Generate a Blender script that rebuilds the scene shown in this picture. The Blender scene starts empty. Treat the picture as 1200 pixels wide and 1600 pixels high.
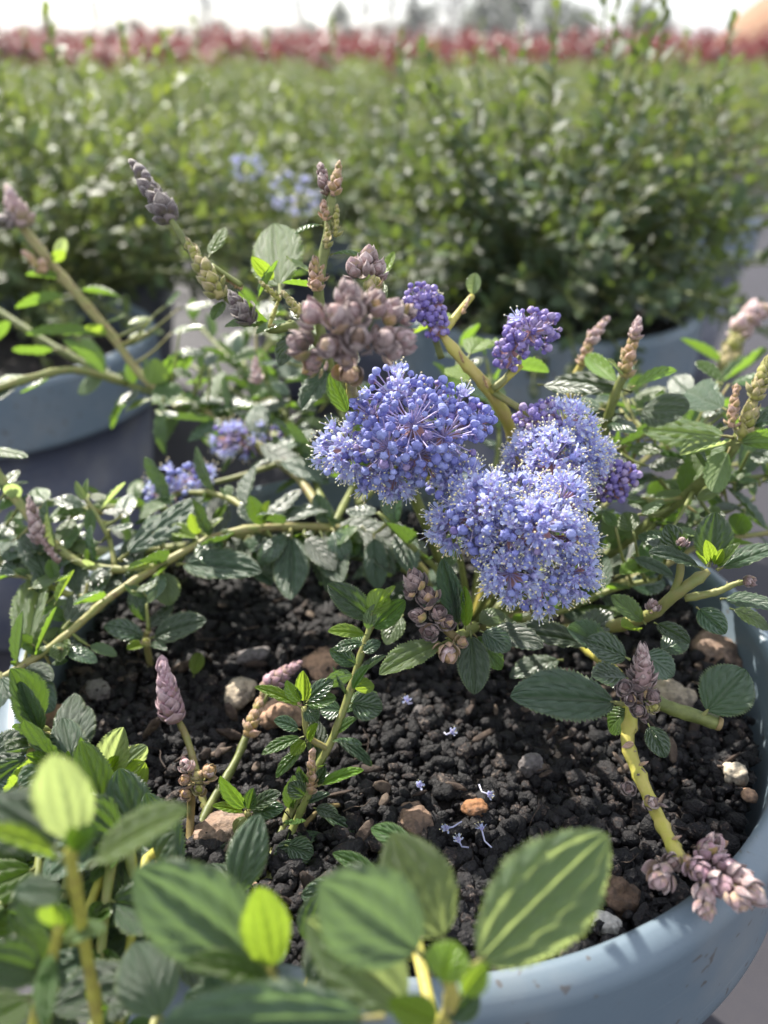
import bpy, math, random
import numpy as np
from mathutils import Vector, Matrix, Quaternion

R = math.radians
scene = bpy.context.scene
COL = scene.collection
rng = random.Random(7)

# ------------------------------------------------------------------ camera, sky, sun, exposure
CAM_Z, PITCH, F = 0.40, R(28.8), 1300.0          # F in pixels of a 1200x1600 frame
cam_d = bpy.data.cameras.new('camera')
cam = bpy.data.objects.new('camera', cam_d)
COL.objects.link(cam)
cam.location = (0, 0, CAM_Z)
cam.rotation_euler = (math.pi / 2 - PITCH, 0, 0)
cam_d.sensor_fit = 'VERTICAL'
cam_d.sensor_height = 24.0
cam_d.sensor_width = 18.0
cam_d.lens = 24.0 * F / 1600.0
cam_d.clip_start = 0.01
cam_d.clip_end = 2000.0
cam_d.dof.use_dof = True
cam_d.dof.focus_distance = 0.236
cam_d.dof.aperture_fstop = 5.2
scene.camera = cam

SUN_EL, SUN_AZ = R(42), R(-36)                    # azimuth measured from +Y towards +X
sun_dir = Vector((math.sin(SUN_AZ) * math.cos(SUN_EL), math.cos(SUN_AZ) * math.cos(SUN_EL), math.sin(SUN_EL)))
world = bpy.data.worlds.new('World')
scene.world = world
world.use_nodes = True
wn, wl = world.node_tree.nodes, world.node_tree.links
wn.clear()
w_out = wn.new('ShaderNodeOutputWorld')
w_bg = wn.new('ShaderNodeBackground')
w_sky = wn.new('ShaderNodeTexSky')
w_sky.sky_type = 'NISHITA'
w_sky.sun_disc = False
w_sky.sun_elevation = SUN_EL
w_sky.sun_rotation = SUN_AZ
w_sky.dust_density = 1.0
w_tc = wn.new('ShaderNodeTexCoord')
w_noise = wn.new('ShaderNodeTexNoise')
w_noise.inputs['Scale'].default_value = 2.2
w_noise.inputs['Detail'].default_value = 7.0
w_map = wn.new('ShaderNodeMapping')
w_map.inputs['Scale'].default_value = (1, 1, 3.2)
w_ramp = wn.new('ShaderNodeValToRGB')
w_ramp.color_ramp.elements[0].position = 0.40
w_ramp.color_ramp.elements[1].position = 0.62
w_ramp.color_ramp.elements[0].color = (0.72, 0.72, 0.72, 1)
w_ramp.color_ramp.elements[1].color = (0.96, 0.96, 0.96, 1)
w_mix = wn.new('ShaderNodeMix')
w_mix.data_type = 'RGBA'
w_n2 = wn.new('ShaderNodeTexNoise')
w_n2.inputs['Scale'].default_value = 5.0
w_n2.inputs['Detail'].default_value = 6.0
w_r2 = wn.new('ShaderNodeValToRGB')
w_r2.color_ramp.elements[0].position = 0.35
w_r2.color_ramp.elements[1].position = 0.68
w_r2.color_ramp.elements[0].color = (2.3, 2.5, 2.9, 1)
w_r2.color_ramp.elements[1].color = (5.4, 5.5, 5.8, 1)
wl.new(w_map.outputs['Vector'], w_n2.inputs['Vector'])
wl.new(w_n2.outputs['Fac'], w_r2.inputs['Fac'])
wl.new(w_r2.outputs['Color'], w_mix.inputs['B'])
wl.new(w_tc.outputs['Generated'], w_map.inputs['Vector'])
wl.new(w_map.outputs['Vector'], w_noise.inputs['Vector'])
wl.new(w_noise.outputs['Fac'], w_ramp.inputs['Fac'])
wl.new(w_ramp.outputs['Color'], w_mix.inputs['Factor'])
wl.new(w_sky.outputs['Color'], w_mix.inputs['A'])
wl.new(w_mix.outputs['Result'], w_bg.inputs['Color'])
w_bg.inputs['Strength'].default_value = 0.15
wl.new(w_bg.outputs['Background'], w_out.inputs['Surface'])

sun_d = bpy.data.lights.new('sun', 'SUN')
sun_d.energy = 5.0
sun_d.angle = R(0.5)
sun_d.color = (1.0, 0.94, 0.84)
sun = bpy.data.objects.new('sun', sun_d)
sun.rotation_euler = sun_dir.to_track_quat('Z', 'Y').to_euler()
COL.objects.link(sun)

scene.view_settings.view_transform = 'Standard'
scene.view_settings.look = 'None'
scene.view_settings.exposure = 1.15
scene.view_settings.gamma = 1.0
scene.view_settings.use_curve_mapping = False
scene.render.engine = 'CYCLES'
scene.cycles.use_denoising = True
scene.cycles.max_bounces = 8
scene.cycles.diffuse_bounces = 3
scene.cycles.glossy_bounces = 3
scene.cycles.transmission_bounces = 4
scene.cycles.caustics_reflective = False
scene.cycles.caustics_refractive = False
scene.cycles.sample_clamp_indirect = 6.0

# ------------------------------------------------------------------ projecting photo measurements to places
SP, CP = math.sin(PITCH), math.cos(PITCH)
CAM_R, CAM_U, CAM_B = Vector((1, 0, 0)), Vector((0, SP, CP)), Vector((0, -CP, SP))


def P(px, py, d):
    x = (px - 600) / F * d
    yc = (800 - py) / F * d
    return Vector((x, d * CP + yc * SP, CAM_Z - d * SP + yc * CP))


def on_plane(px, py, z):
    return P(px, py, (CAM_Z - z) / (SP - (800 - py) / F * CP))


def depth_of(p):
    return p.y * CP + (CAM_Z - p.z) * SP


def pix(p):
    d = depth_of(p)
    yc = p.y * SP + (p.z - CAM_Z) * CP
    return 600 + F * p.x / d, 800 - F * yc / d, d


def camvec(r, u=None, c=None):
    if r == 'S':
        r, u, c = -0.2, 0.8, 0.6
    return (CAM_R * r + CAM_U * u + CAM_B * c).normalized()


# ------------------------------------------------------------------ node helpers and materials
class NT:
    def __init__(self, name):
        self.m = bpy.data.materials.new(name)
        self.m.use_nodes = True
        self.t = self.m.node_tree
        self.t.nodes.clear()
        self.out = self.t.nodes.new('ShaderNodeOutputMaterial')

    def n(self, kind, **kw):
        nd = self.t.nodes.new(kind)
        for k, v in kw.items():
            setattr(nd, k, v)
        return nd

    def l(self, a, b):
        self.t.links.new(a, b)

    def val(self, sock, v):
        if isinstance(v, (int, float)):
            sock.default_value = v
        elif isinstance(v, tuple):
            sock.default_value = v if len(v) == 4 else (*v, 1)
        else:
            self.l(v, sock)

    def math(self, op, a, b=0.0, c=0.0, clamp=False):
        nd = self.n('ShaderNodeMath', operation=op, use_clamp=clamp)
        self.val(nd.inputs[0], a)
        self.val(nd.inputs[1], b)
        if len(nd.inputs) > 2:
            self.val(nd.inputs[2], c)
        return nd.outputs[0]

    def mix(self, f, a, b):
        nd = self.n('ShaderNodeMix', data_type='RGBA')
        self.val(nd.inputs['Factor'], f)
        self.val(nd.inputs['A'], a)
        self.val(nd.inputs['B'], b)
        return nd.outputs['Result']

    def ramp(self, f, stops):
        nd = self.n('ShaderNodeValToRGB')
        cr = nd.color_ramp
        while len(cr.elements) < len(stops):
            cr.elements.new(0.5)
        for e, (p, c) in zip(cr.elements, stops):
            e.position = p
            e.color = (*c, 1)
        self.val(nd.inputs['Fac'], f)
        return nd.outputs['Color']

    def noise(self, scale, detail=3.0, rough=0.5, vec=None):
        nd = self.n('ShaderNodeTexNoise')
        nd.inputs['Scale'].default_value = scale
        nd.inputs['Detail'].default_value = detail
        nd.inputs['Roughness'].default_value = rough
        if vec is None:
            tc = self.n('ShaderNodeTexCoord')
            vec = tc.outputs['Object']
        self.l(vec, nd.inputs['Vector'])
        return nd.outputs['Fac']

    def rnd(self):
        a = self.n('ShaderNodeAttribute', attribute_name='rnd')
        o = self.n('ShaderNodeObjectInfo')
        return self.math('FRACT', self.math('ADD', a.outputs['Fac'], o.outputs['Random']))

    def bump(self, h, strength, dist):
        nd = self.n('ShaderNodeBump')
        nd.inputs['Strength'].default_value = strength
        nd.inputs['Distance'].default_value = dist
        self.l(h, nd.inputs['Height'])
        return nd.outputs['Normal']

    def principled(self, color, rough=0.5, normal=None, spec=0.5, coat=0.0):
        nd = self.n('ShaderNodeBsdfPrincipled')
        self.val(nd.inputs['Base Color'], color)
        self.val(nd.inputs['Roughness'], rough)
        nd.inputs['Specular IOR Level'].default_value = spec
        if coat:
            nd.inputs['Coat Weight'].default_value = coat
            nd.inputs['Coat Roughness'].default_value = 0.22
        if normal is not None:
            self.l(normal, nd.inputs['Normal'])
        return nd

    def done(self, shader):
        self.l(shader, self.out.inputs['Surface'])
        return self.m


def mat_leaf(name, top, vein, under, trans, tfac, rough, var=0.35, margin=None, spec=0.5, coat=0.55):
    k = NT(name)
    uv = k.n('ShaderNodeUVMap')
    sep = k.n('ShaderNodeSeparateXYZ')
    k.l(uv.outputs['UV'], sep.inputs[0])
    u, t = sep.outputs[0], sep.outputs[1]
    v = k.math('ABSOLUTE', k.math('MULTIPLY_ADD', u, 2.0, -1.0))
    mid = k.math('SUBTRACT', 1.0, k.math('DIVIDE', v, 0.07), clamp=True)
    lat = k.math('SUBTRACT', 1.0, k.math('DIVIDE', k.math('ABSOLUTE', k.math('SUBTRACT', v, 0.5)), 0.06), clamp=True)
    fr = k.math('FRACT', k.math('SUBTRACT', k.math('MULTIPLY', t, 5.5), k.math('MULTIPLY', v, 3.0)))
    sec = k.math('SUBTRACT', 1.0, k.math('DIVIDE', k.math('ABSOLUTE', k.math('SUBTRACT', fr, 0.5)), 0.10), clamp=True)
    mask = k.math('MAXIMUM', k.math('MAXIMUM', mid, k.math('MULTIPLY', lat, 0.6)), k.math('MULTIPLY', sec, 0.6))
    rn = k.rnd()
    nz = k.noise(260.0, 3.0)
    bri = k.math('ADD', k.math('MULTIPLY_ADD', rn, var * 2, 1.0 - var), k.math('MULTIPLY_ADD', nz, 0.5, -0.25))
    hsv = k.n('ShaderNodeHueSaturation')
    k.val(hsv.inputs['Color'], top)
    k.l(bri, hsv.inputs['Value'])
    k.l(k.math('MULTIPLY_ADD', rn, 0.05, 0.475), hsv.inputs['Hue'])
    c = k.mix(k.math('MULTIPLY', mask, 0.7), hsv.outputs['Color'], vein)
    if margin:
        mg = k.math('MULTIPLY', k.math('SUBTRACT', v, 0.90), 9.0, clamp=True)
        c = k.mix(mg, c, margin)
    geo = k.n('ShaderNodeNewGeometry')
    c2 = k.mix(geo.outputs['Backfacing'], c, under)
    pil = k.math('POWER', k.math('ABSOLUTE', k.math('SINE', k.math('MULTIPLY', k.math('ADD', fr, 0.5), math.pi))), 0.6)
    edge = k.math('DIVIDE', v, 0.16, clamp=True)
    h = k.math('ADD', k.math('MULTIPLY', k.math('MULTIPLY', pil, edge), 0.75), k.math('ADD', k.math('MULTIPLY', k.noise(1000.0, 2.0), 0.35), k.math('MULTIPLY', edge, 0.35)))
    nrm = k.bump(h, 0.6, 0.0009)
    rg = k.math('MULTIPLY_ADD', geo.outputs['Backfacing'], 0.3, k.math('MULTIPLY_ADD', nz, 0.2, rough - 0.1))
    pr = k.principled(c2, rg, nrm, spec)
    k.l(k.math('MULTIPLY_ADD', geo.outputs['Backfacing'], -coat, coat), pr.inputs['Coat Weight'])
    pr.inputs['Coat Roughness'].default_value = 0.30
    k.l(nrm, pr.inputs['Coat Normal'])
    tr = k.n('ShaderNodeBsdfTranslucent')
    k.val(tr.inputs['Color'], k.mix(k.math('MULTIPLY', mask, 0.6), trans, top))
    ms = k.n('ShaderNodeMixShader')
    ms.inputs[0].default_value = tfac
    k.l(pr.outputs[0], ms.inputs[1])
    k.l(tr.outputs[0], ms.inputs[2])
    return k.done(ms.outputs[0])


def mat_simple(name, stops, rough=0.6, nscale=300.0, bumpd=0.0006, spec=0.4, trans=None, tfac=0.0, use_rnd=True, stretch=None, bstr=0.6, dirt=0.0):
    """colour ramp over a blend of noise and per-piece random"""
    k = NT(name)
    vec = None
    if stretch:
        tc = k.n('ShaderNodeTexCoord')
        mp = k.n('ShaderNodeMapping')
        mp.inputs['Scale'].default_value = stretch
        k.l(tc.outputs['Object'], mp.inputs['Vector'])
        vec = mp.outputs['Vector']
    nz = k.noise(nscale, 4.0, 0.6, vec)
    f = k.math('MULTIPLY_ADD', k.rnd(), 0.55, k.math('MULTIPLY_ADD', nz, 0.9, -0.22)) if use_rnd else nz
    c = k.ramp(f, stops)
    if dirt:
        dm = k.ramp(k.math('ADD', k.noise(90.0, 5.0, 0.65), k.math('MULTIPLY', k.noise(700.0, 3.0), 0.25)), [(0.52, (0, 0, 0)), (0.74, (1, 1, 1))])
        c = k.mix(k.math('MULTIPLY', dm, dirt), c, (0.03, 0.024, 0.022))
    nrm = k.bump(nz, bstr, bumpd)
    pr = k.principled(c, rough, nrm, spec)
    if tfac:
        tr = k.n('ShaderNodeBsdfTranslucent')
        k.val(tr.inputs['Color'], trans)
        ms = k.n('ShaderNodeMixShader')
        ms.inputs[0].default_value = tfac
        k.l(pr.outputs[0], ms.inputs[1])
        k.l(tr.outputs[0], ms.inputs[2])
        return k.done(ms.outputs[0])
    return k.done(pr.outputs[0])


M = {}
M['leaf'] = mat_leaf('leaf_mature', (0.036, 0.070, 0.034), (0.10, 0.14, 0.075), (0.17, 0.23, 0.12), (0.20, 0.36, 0.03), 0.20, 0.27, 0.4, (0.12, 0.16, 0.06), 0.7, 0.35)
M['mid'] = mat_leaf('leaf_mid_green', (0.062, 0.115, 0.030), (0.12, 0.17, 0.06), (0.18, 0.26, 0.10), (0.30, 0.52, 0.04), 0.36, 0.30, 0.3, (0.15, 0.2, 0.06))
M['soft'] = mat_leaf('leaf_blue_green', (0.075, 0.125, 0.075), (0.12, 0.17, 0.11), (0.16, 0.22, 0.14), (0.24, 0.38, 0.12), 0.36, 0.32, 0.2, (0.18, 0.24, 0.09), 0.7)
M['young'] = mat_leaf('leaf_young', (0.16, 0.27, 0.025), (0.24, 0.34, 0.06), (0.22, 0.32, 0.08), (0.42, 0.60, 0.05), 0.44, 0.34, 0.25, (0.26, 0.34, 0.08))
M['pale'] = mat_leaf('leaf_soft_green', (0.105, 0.165, 0.075), (0.23, 0.31, 0.16), (0.20, 0.28, 0.14), (0.55, 0.68, 0.22), 0.50, 0.32, 0.2, (0.24, 0.33, 0.10), 0.6, 0.3)
M['far'] = mat_leaf('leaf_far', (0.085, 0.120, 0.040), (0.09, 0.12, 0.06), (0.14, 0.18, 0.10), (0.26, 0.34, 0.06), 0.28, 0.42, 0.5, None, 0.5, 0.15)
M['tipgreen'] = mat_leaf('leaf_far_tip', (0.115, 0.165, 0.035), (0.16, 0.2, 0.06), (0.17, 0.22, 0.09), (0.34, 0.42, 0.05), 0.32, 0.42, 0.4, None, 0.5, 0.1)
M['duller'] = mat_leaf('leaf_dark_background', (0.050, 0.080, 0.036), (0.07, 0.1, 0.06), (0.13, 0.17, 0.10), (0.24, 0.34, 0.04), 0.26, 0.42, 0.5, None, 0.5, 0.15)
M['stem'] = mat_simple('stem_green', [(0.2, (0.11, 0.13, 0.035)), (0.5, (0.21, 0.235, 0.07)), (0.75, (0.27, 0.24, 0.09)), (0.95, (0.20, 0.13, 0.06))], 0.5, 230.0, 0.0006)
M['stem_y'] = mat_simple('stem_yellow', [(0.15, (0.24, 0.19, 0.05)), (0.5, (0.42, 0.40, 0.07)), (0.9, (0.50, 0.40, 0.13))], 0.5, 260.0, 0.0006)
M['stem_b'] = mat_simple('stem_brown', [(0.2, (0.10, 0.07, 0.03)), (0.6, (0.20, 0.15, 0.06)), (0.9, (0.28, 0.2, 0.09))], 0.65, 500.0, 0.0006)
M['bud_mauve'] = mat_simple('bract_mauve', [(0.1, (0.13, 0.075, 0.08)), (0.5, (0.30, 0.19, 0.20)), (0.85, (0.46, 0.33, 0.32))], 0.6, 900.0, 0.0005)
M['bud_grey'] = mat_simple('bract_grey_purple', [(0.1, (0.09, 0.065, 0.065)), (0.5, (0.19, 0.15, 0.145)), (0.85, (0.40, 0.35, 0.27))], 0.6, 900.0, 0.0005)
M['bud_brown'] = mat_simple('bract_brown', [(0.1, (0.055, 0.035, 0.035)), (0.5, (0.13, 0.085, 0.08)), (0.9, (0.32, 0.23, 0.18))], 0.6, 900.0, 0.0005)
M['bud_pink'] = mat_simple('bract_pink', [(0.1, (0.30, 0.16, 0.18)), (0.5, (0.52, 0.33, 0.35)), (0.9, (0.66, 0.52, 0.48))], 0.6, 900.0, 0.0005, trans=(0.6, 0.3, 0.3, 1), tfac=0.1)
M['bud_lilac'] = mat_simple('bract_lilac_pink', [(0.1, (0.24, 0.12, 0.19)), (0.5, (0.42, 0.25, 0.34)), (0.9, (0.60, 0.45, 0.50))], 0.6, 900.0, 0.0005, trans=(0.6, 0.3, 0.4, 1), tfac=0.1)
M['bud_tan'] = mat_simple('bract_tan', [(0.1, (0.26, 0.15, 0.06)), (0.5, (0.42, 0.30, 0.11)), (0.9, (0.55, 0.36, 0.25))], 0.55, 900.0, 0.0005)
M['bud_green'] = mat_simple('bract_green', [(0.1, (0.20, 0.20, 0.06)), (0.5, (0.33, 0.33, 0.11)), (0.9, (0.48, 0.42, 0.22))], 0.55, 900.0, 0.0005)
M['bud_blue'] = mat_simple('flower_bud_blue', [(0.05, (0.17, 0.16, 0.46)), (0.45, (0.27, 0.29, 0.65)), (0.85, (0.42, 0.46, 0.80))], 0.5, 700.0, 0.0002, trans=(0.25, 0.25, 0.8, 1), tfac=0.12)
M['bud_violet'] = mat_simple('flower_bud_violet', [(0.05, (0.14, 0.10, 0.32)), (0.45, (0.24, 0.19, 0.48)), (0.85, (0.44, 0.34, 0.50))], 0.5, 700.0, 0.0002, trans=(0.3, 0.25, 0.7, 1), tfac=0.12)
M['petal'] = mat_simple('petal_blue', [(0.05, (0.46, 0.53, 0.90)), (0.45, (0.62, 0.68, 0.95)), (0.9, (0.76, 0.80, 0.97))], 0.5, 700.0, 0.0002, trans=(0.60, 0.66, 0.98, 1), tfac=0.45)
M['sepal'] = mat_simple('sepal_lilac', [(0.1, (0.46, 0.44, 0.80)), (0.8, (0.64, 0.61, 0.88))], 0.5, 700.0, 0.0002, trans=(0.5, 0.45, 0.85, 1), tfac=0.35)
M['filament'] = mat_simple('filament_white', [(0.1, (0.55, 0.55, 0.80)), (0.8, (0.75, 0.75, 0.88))], 0.5, 700.0, 0.0002, trans=(0.7, 0.7, 0.9, 1), tfac=0.3)
M['anther'] = mat_simple('anther_yellow', [(0.1, (0.78, 0.58, 0.30)), (0.5, (0.86, 0.82, 0.46)), (0.9, (0.88, 0.86, 0.68))], 0.6, 700.0, 0.0002)
M['pedicel'] = mat_simple('pedicel_lilac', [(0.1, (0.48, 0.42, 0.70)), (0.5, (0.60, 0.54, 0.80)), (0.9, (0.68, 0.56, 0.66))], 0.5, 500.0, 0.0002, trans=(0.6, 0.4, 0.5, 1), tfac=0.25)
M['bract'] = mat_simple('bract_rosy', [(0.1, (0.42, 0.20, 0.18)), (0.5, (0.56, 0.33, 0.30)), (0.9, (0.66, 0.46, 0.40))], 0.5, 500.0, 0.0002, trans=(0.7, 0.4, 0.35, 1), tfac=0.3)
M['chips'] = mat_simple('compost_chips', [(0.0, (0.003, 0.003, 0.0045)), (0.44, (0.0048, 0.0045, 0.0065)), (0.55, (0.010, 0.008, 0.009)), (0.62, (0.022, 0.020, 0.023)), (0.68, (0.0055, 0.005, 0.007)), (0.80, (0.042, 0.028, 0.025)), (0.93, (0.20, 0.16, 0.13))], 0.6, 900.0, 0.0016, spec=0.4, bstr=0.9)
M['compost'] = mat_simple('compost_bed', [(0.2, (0.010, 0.008, 0.008)), (0.8, (0.03, 0.024, 0.02))], 0.9, 500.0, 0.002, use_rnd=False)
M['stone_peach'] = mat_simple('stone_peach', [(0.2, (0.36, 0.21, 0.13)), (0.6, (0.52, 0.33, 0.22)), (0.9, (0.60, 0.43, 0.32))], 0.8, 160.0, 0.002, dirt=0.75)
M['stone_beige'] = mat_simple('stone_beige', [(0.2, (0.30, 0.24, 0.16)), (0.6, (0.48, 0.40, 0.30)), (0.9, (0.60, 0.54, 0.44))], 0.8, 180.0, 0.002, dirt=0.75)
M['stone_brown'] = mat_simple('stone_brown', [(0.2, (0.13, 0.08, 0.05)), (0.6, (0.26, 0.17, 0.12)), (0.9, (0.36, 0.26, 0.20))], 0.8, 260.0, 0.003, dirt=0.75)
M['stone_grey'] = mat_simple('stone_grey', [(0.2, (0.10, 0.09, 0.09)), (0.6, (0.19, 0.17, 0.17)), (0.9, (0.30, 0.27, 0.27))], 0.75, 220.0, 0.002, dirt=0.75)
M['stone_white'] = mat_simple('stone_white', [(0.2, (0.45, 0.42, 0.38)), (0.6, (0.62, 0.60, 0.56)), (0.9, (0.72, 0.70, 0.66))], 0.8, 220.0, 0.002, dirt=0.75)
M['rust'] = mat_simple('stone_rust', [(0.2, (0.22, 0.10, 0.04)), (0.6, (0.38, 0.18, 0.08)), (0.9, (0.45, 0.25, 0.14))], 0.8, 220.0, 0.002, dirt=0.75)
M['red'] = mat_leaf('leaf_red', (0.22, 0.024, 0.028), (0.22, 0.04, 0.04), (0.18, 0.03, 0.03), (0.40, 0.04, 0.04), 0.24, 0.42, 0.5)
M['red_dark'] = mat_leaf('leaf_maroon', (0.10, 0.03, 0.03), (0.15, 0.05, 0.05), (0.14, 0.05, 0.05), (0.3, 0.05, 0.05), 0.25, 0.42, 0.5)
M['tree'] = mat_leaf('leaf_tree', (0.060, 0.075, 0.045), (0.08, 0.1, 0.06), (0.1, 0.12, 0.08), (0.12, 0.16, 0.06), 0.25, 0.6, 0.4)
M['twig'] = mat_simple('twig_grey', [(0.2, (0.10, 0.085, 0.075)), (0.8, (0.19, 0.17, 0.15))], 0.8, 40.0, 0.004)
M['heap'] = mat_simple('bark_heap', [(0.2, (0.24, 0.13, 0.07)), (0.6, (0.34, 0.19, 0.11)), (0.9, (0.40, 0.25, 0.17))], 0.9, 6.0, 0.05, use_rnd=False)


def mat_plastic(name, col, rough):
    k = NT(name)
    big = k.noise(22.0, 5.0, 0.6)
    fine = k.noise(900.0, 2.0)
    dust = k.ramp(big, [(0.45, (0, 0, 0)), (0.75, (1, 1, 1))])
    c = k.mix(k.math('MULTIPLY', dust, 0.35), col, (0.33, 0.31, 0.28))
    rg = k.math('MULTIPLY_ADD', big, 0.25, rough - 0.1)
    # scuffs: thin stretched noise
    tc = k.n('ShaderNodeTexCoord')
    mp = k.n('ShaderNodeMapping')
    mp.inputs['Scale'].default_value = (14, 14, 900)
    k.l(tc.outputs['Object'], mp.inputs['Vector'])
    sc = k.noise(1.0, 3.0, 0.6, mp.outputs['Vector'])
    scm = k.ramp(sc, [(0.66, (0, 0, 0)), (0.72, (1, 1, 1))])
    c = k.mix(k.math('MULTIPLY', scm, 0.16), c, (0.5, 0.53, 0.55))
    sp = k.ramp(k.math('ADD', k.noise(260.0, 2.0, 0.4), k.math('MULTIPLY', big, 0.25)), [(0.80, (0, 0, 0)), (0.84, (1, 1, 1))])
    c = k.mix(k.math('MULTIPLY', sp, 0.7), c, (0.09, 0.07, 0.055))
    nrm = k.bump(k.math('ADD', k.math('MULTIPLY', fine, 0.4), k.math('MULTIPLY', sc, 0.6)), 0.12, 0.0006)
    return k.done(k.principled(c, rg, nrm, 0.45).outputs[0])


M['pot_rim'] = mat_plastic('pot_plastic_blue_grey', (0.135, 0.178, 0.215), 0.42)
M['pot_body'] = mat_plastic('pot_plastic_slate', (0.075, 0.082, 0.118), 0.45)


def mat_ground():
    k = NT('ground_fabric')
    tc = k.n('ShaderNodeTexCoord')
    w1 = k.n('ShaderNodeTexWave', wave_type='BANDS', bands_direction='X')
    w1.inputs['Scale'].default_value = 160.0
    w2 = k.n('ShaderNodeTexWave', wave_type='BANDS', bands_direction='Y')
    w2.inputs['Scale'].default_value = 160.0
    k.l(tc.outputs['Object'], w1.inputs['Vector'])
    k.l(tc.outputs['Object'], w2.inputs['Vector'])
    weave = k.math('MULTIPLY', w1.outputs['Fac'], w2.outputs['Fac'])
    big = k.noise(3.0, 6.0, 0.6)
    grit = k.noise(220.0, 4.0, 0.6)
    c = k.ramp(big, [(0.3, (0.028, 0.028, 0.036)), (0.6, (0.045, 0.044, 0.055)), (0.8, (0.07, 0.068, 0.075))])
    c = k.mix(k.math('MULTIPLY', grit, 0.35), c, (0.075, 0.066, 0.064))
    nrm = k.bump(k.math('ADD', weave, grit), 0.15, 0.0006)
    return k.done(k.principled(c, 0.62, nrm, 0.25).outputs[0])


M['ground'] = mat_ground()


# ------------------------------------------------------------------ mesh templates
class T:
    """a shape: verts, faces, per-vertex uv, per-face material index"""

    def __init__(self):
        self.v, self.f, self.uv, self.mi = [], [], [], []

    def add(self, v, f, uv=None, mi=0):
        o = len(self.v)
        self.v += [tuple(p) for p in v]
        self.f += [tuple(i + o for i in q) for q in f]
        self.uv += list(uv) if uv is not None else [(0.25, 0.3)] * len(v)
        self.mi += [mi] * len(f)
        return self

    def freeze(self, mats, smooth=True):
        self.V = np.array(self.v, dtype=np.float32).reshape(-1, 3)
        self.UV = np.array(self.uv, dtype=np.float32).reshape(-1, 2)
        self.MI = np.array(self.mi, dtype=np.int32)
        self.LT = np.array([len(q) for q in self.f], dtype=np.int32)
        self.LV = np.array([i for q in self.f for i in q], dtype=np.int32)
        self.mats = mats
        self.smooth = smooth
        self.mesh = None
        return self

    def get_mesh(self, name):
        if self.mesh is None:
            self.mesh = raw_mesh(name, self.V, self.LV, self.LT, self.UV, self.MI, self.mats, self.smooth)
        return self.mesh


def raw_mesh(name, V, LV, LT, UV, MI, mats, smooth=True, rnd=None):
    me = bpy.data.meshes.new(name)
    me.vertices.add(len(V))
    me.vertices.foreach_set('co', np.ascontiguousarray(V, dtype=np.float32).ravel())
    me.loops.add(len(LV))
    me.loops.foreach_set('vertex_index', LV)
    me.polygons.add(len(LT))
    starts = np.concatenate([[0], np.cumsum(LT)[:-1]]).astype(np.int32)
    me.polygons.foreach_set('loop_start', starts)
    me.polygons.foreach_set('material_index', MI)
    if smooth:
        me.polygons.foreach_set('use_smooth', np.ones(len(LT), dtype=bool))
    if UV is not None:
        ul = me.uv_layers.new(name='UVMap')
        ul.data.foreach_set('uv', UV[LV].ravel().astype(np.float32))
    if rnd is not None:
        at = me.attributes.new('rnd', 'FLOAT', 'POINT')
        at.data.foreach_set('value', rnd.astype(np.float32))
    for m in mats:
        me.materials.append(m)
    me.update(calc_edges=True)
    return me


def joined_mesh(name, items):
    """items: list of (template, 4x4 matrix). One mesh with a random value per piece."""
    mats, Vs, LVs, LTs, UVs, MIs, RN = [], [], [], [], [], [], []
    off = 0
    for t, mx in items:
        A = np.array(mx, dtype=np.float32)
        Vs.append(t.V @ A[:3, :3].T + A[:3, 3])
        LVs.append(t.LV + off)
        LTs.append(t.LT)
        UVs.append(t.UV)
        idx = []
        for m in t.mats:
            if m not in mats:
                mats.append(m)
            idx.append(mats.index(m))
        MIs.append(np.array(idx, dtype=np.int32)[t.MI])
        RN.append(np.full(len(t.V), rng.random(), dtype=np.float32))
        off += len(t.V)
    return raw_mesh(name, np.concatenate(Vs), np.concatenate(LVs), np.concatenate(LTs), np.concatenate(UVs),
                    np.concatenate(MIs), mats, True, np.concatenate(RN))


def spline(pts, n):
    """Catmull-Rom through pts, n samples"""
    p = [Vector(q) for q in pts]
    if len(p) == 2:
        return [p[0].lerp(p[1], i / (n - 1)) for i in range(n)]
    p = [p[0] * 2 - p[1]] + p + [p[-1] * 2 - p[-2]]
    segs = len(p) - 3
    out = []
    for i in range(n):
        x = i / (n - 1) * segs
        s = min(int(x), segs - 1)
        t = x - s
        a, b, c, d = p[s:s + 4]
        out.append(0.5 * ((2 * b) + (c - a) * t + (2 * a - 5 * b + 4 * c - d) * t * t + (3 * b - a - 3 * c + d) * t ** 3))
    return out


def perp(v):
    a = v.cross(Vector((0, 0, 1)))
    if a.length < 1e-6:
        a = v.cross(Vector((1, 0, 0)))
    return a.normalized()


def tube(pts, radii, sides=8, ridge=0.0, cap=True):
    V, Fc = [], []
    n = len(pts)
    ref = None
    for i, p in enumerate(pts):
        d = (pts[min(i + 1, n - 1)] - pts[max(i - 1, 0)]).normalized()
        if ref is None:
            ref = perp(d)
        ref = (ref - d * ref.dot(d)).normalized()
        b = d.cross(ref)
        r = radii[i] if hasattr(radii, '__len__') else radii
        for s in range(sides):
            a = 2 * math.pi * s / sides
            rr = r * (1 + (ridge if s % 2 else -ridge))
            V.append(p + (ref * math.cos(a) + b * math.sin(a)) * rr)
    for i in range(n - 1):
        for s in range(sides):
            s2 = (s + 1) % sides
            Fc.append((i * sides + s, i * sides + s2, (i + 1) * sides + s2, (i + 1) * sides + s))
    if cap:
        Fc.append(tuple(reversed(range(sides))))
        Fc.append(tuple((n - 1) * sides + s for s in range(sides)))
    return V, Fc


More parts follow.
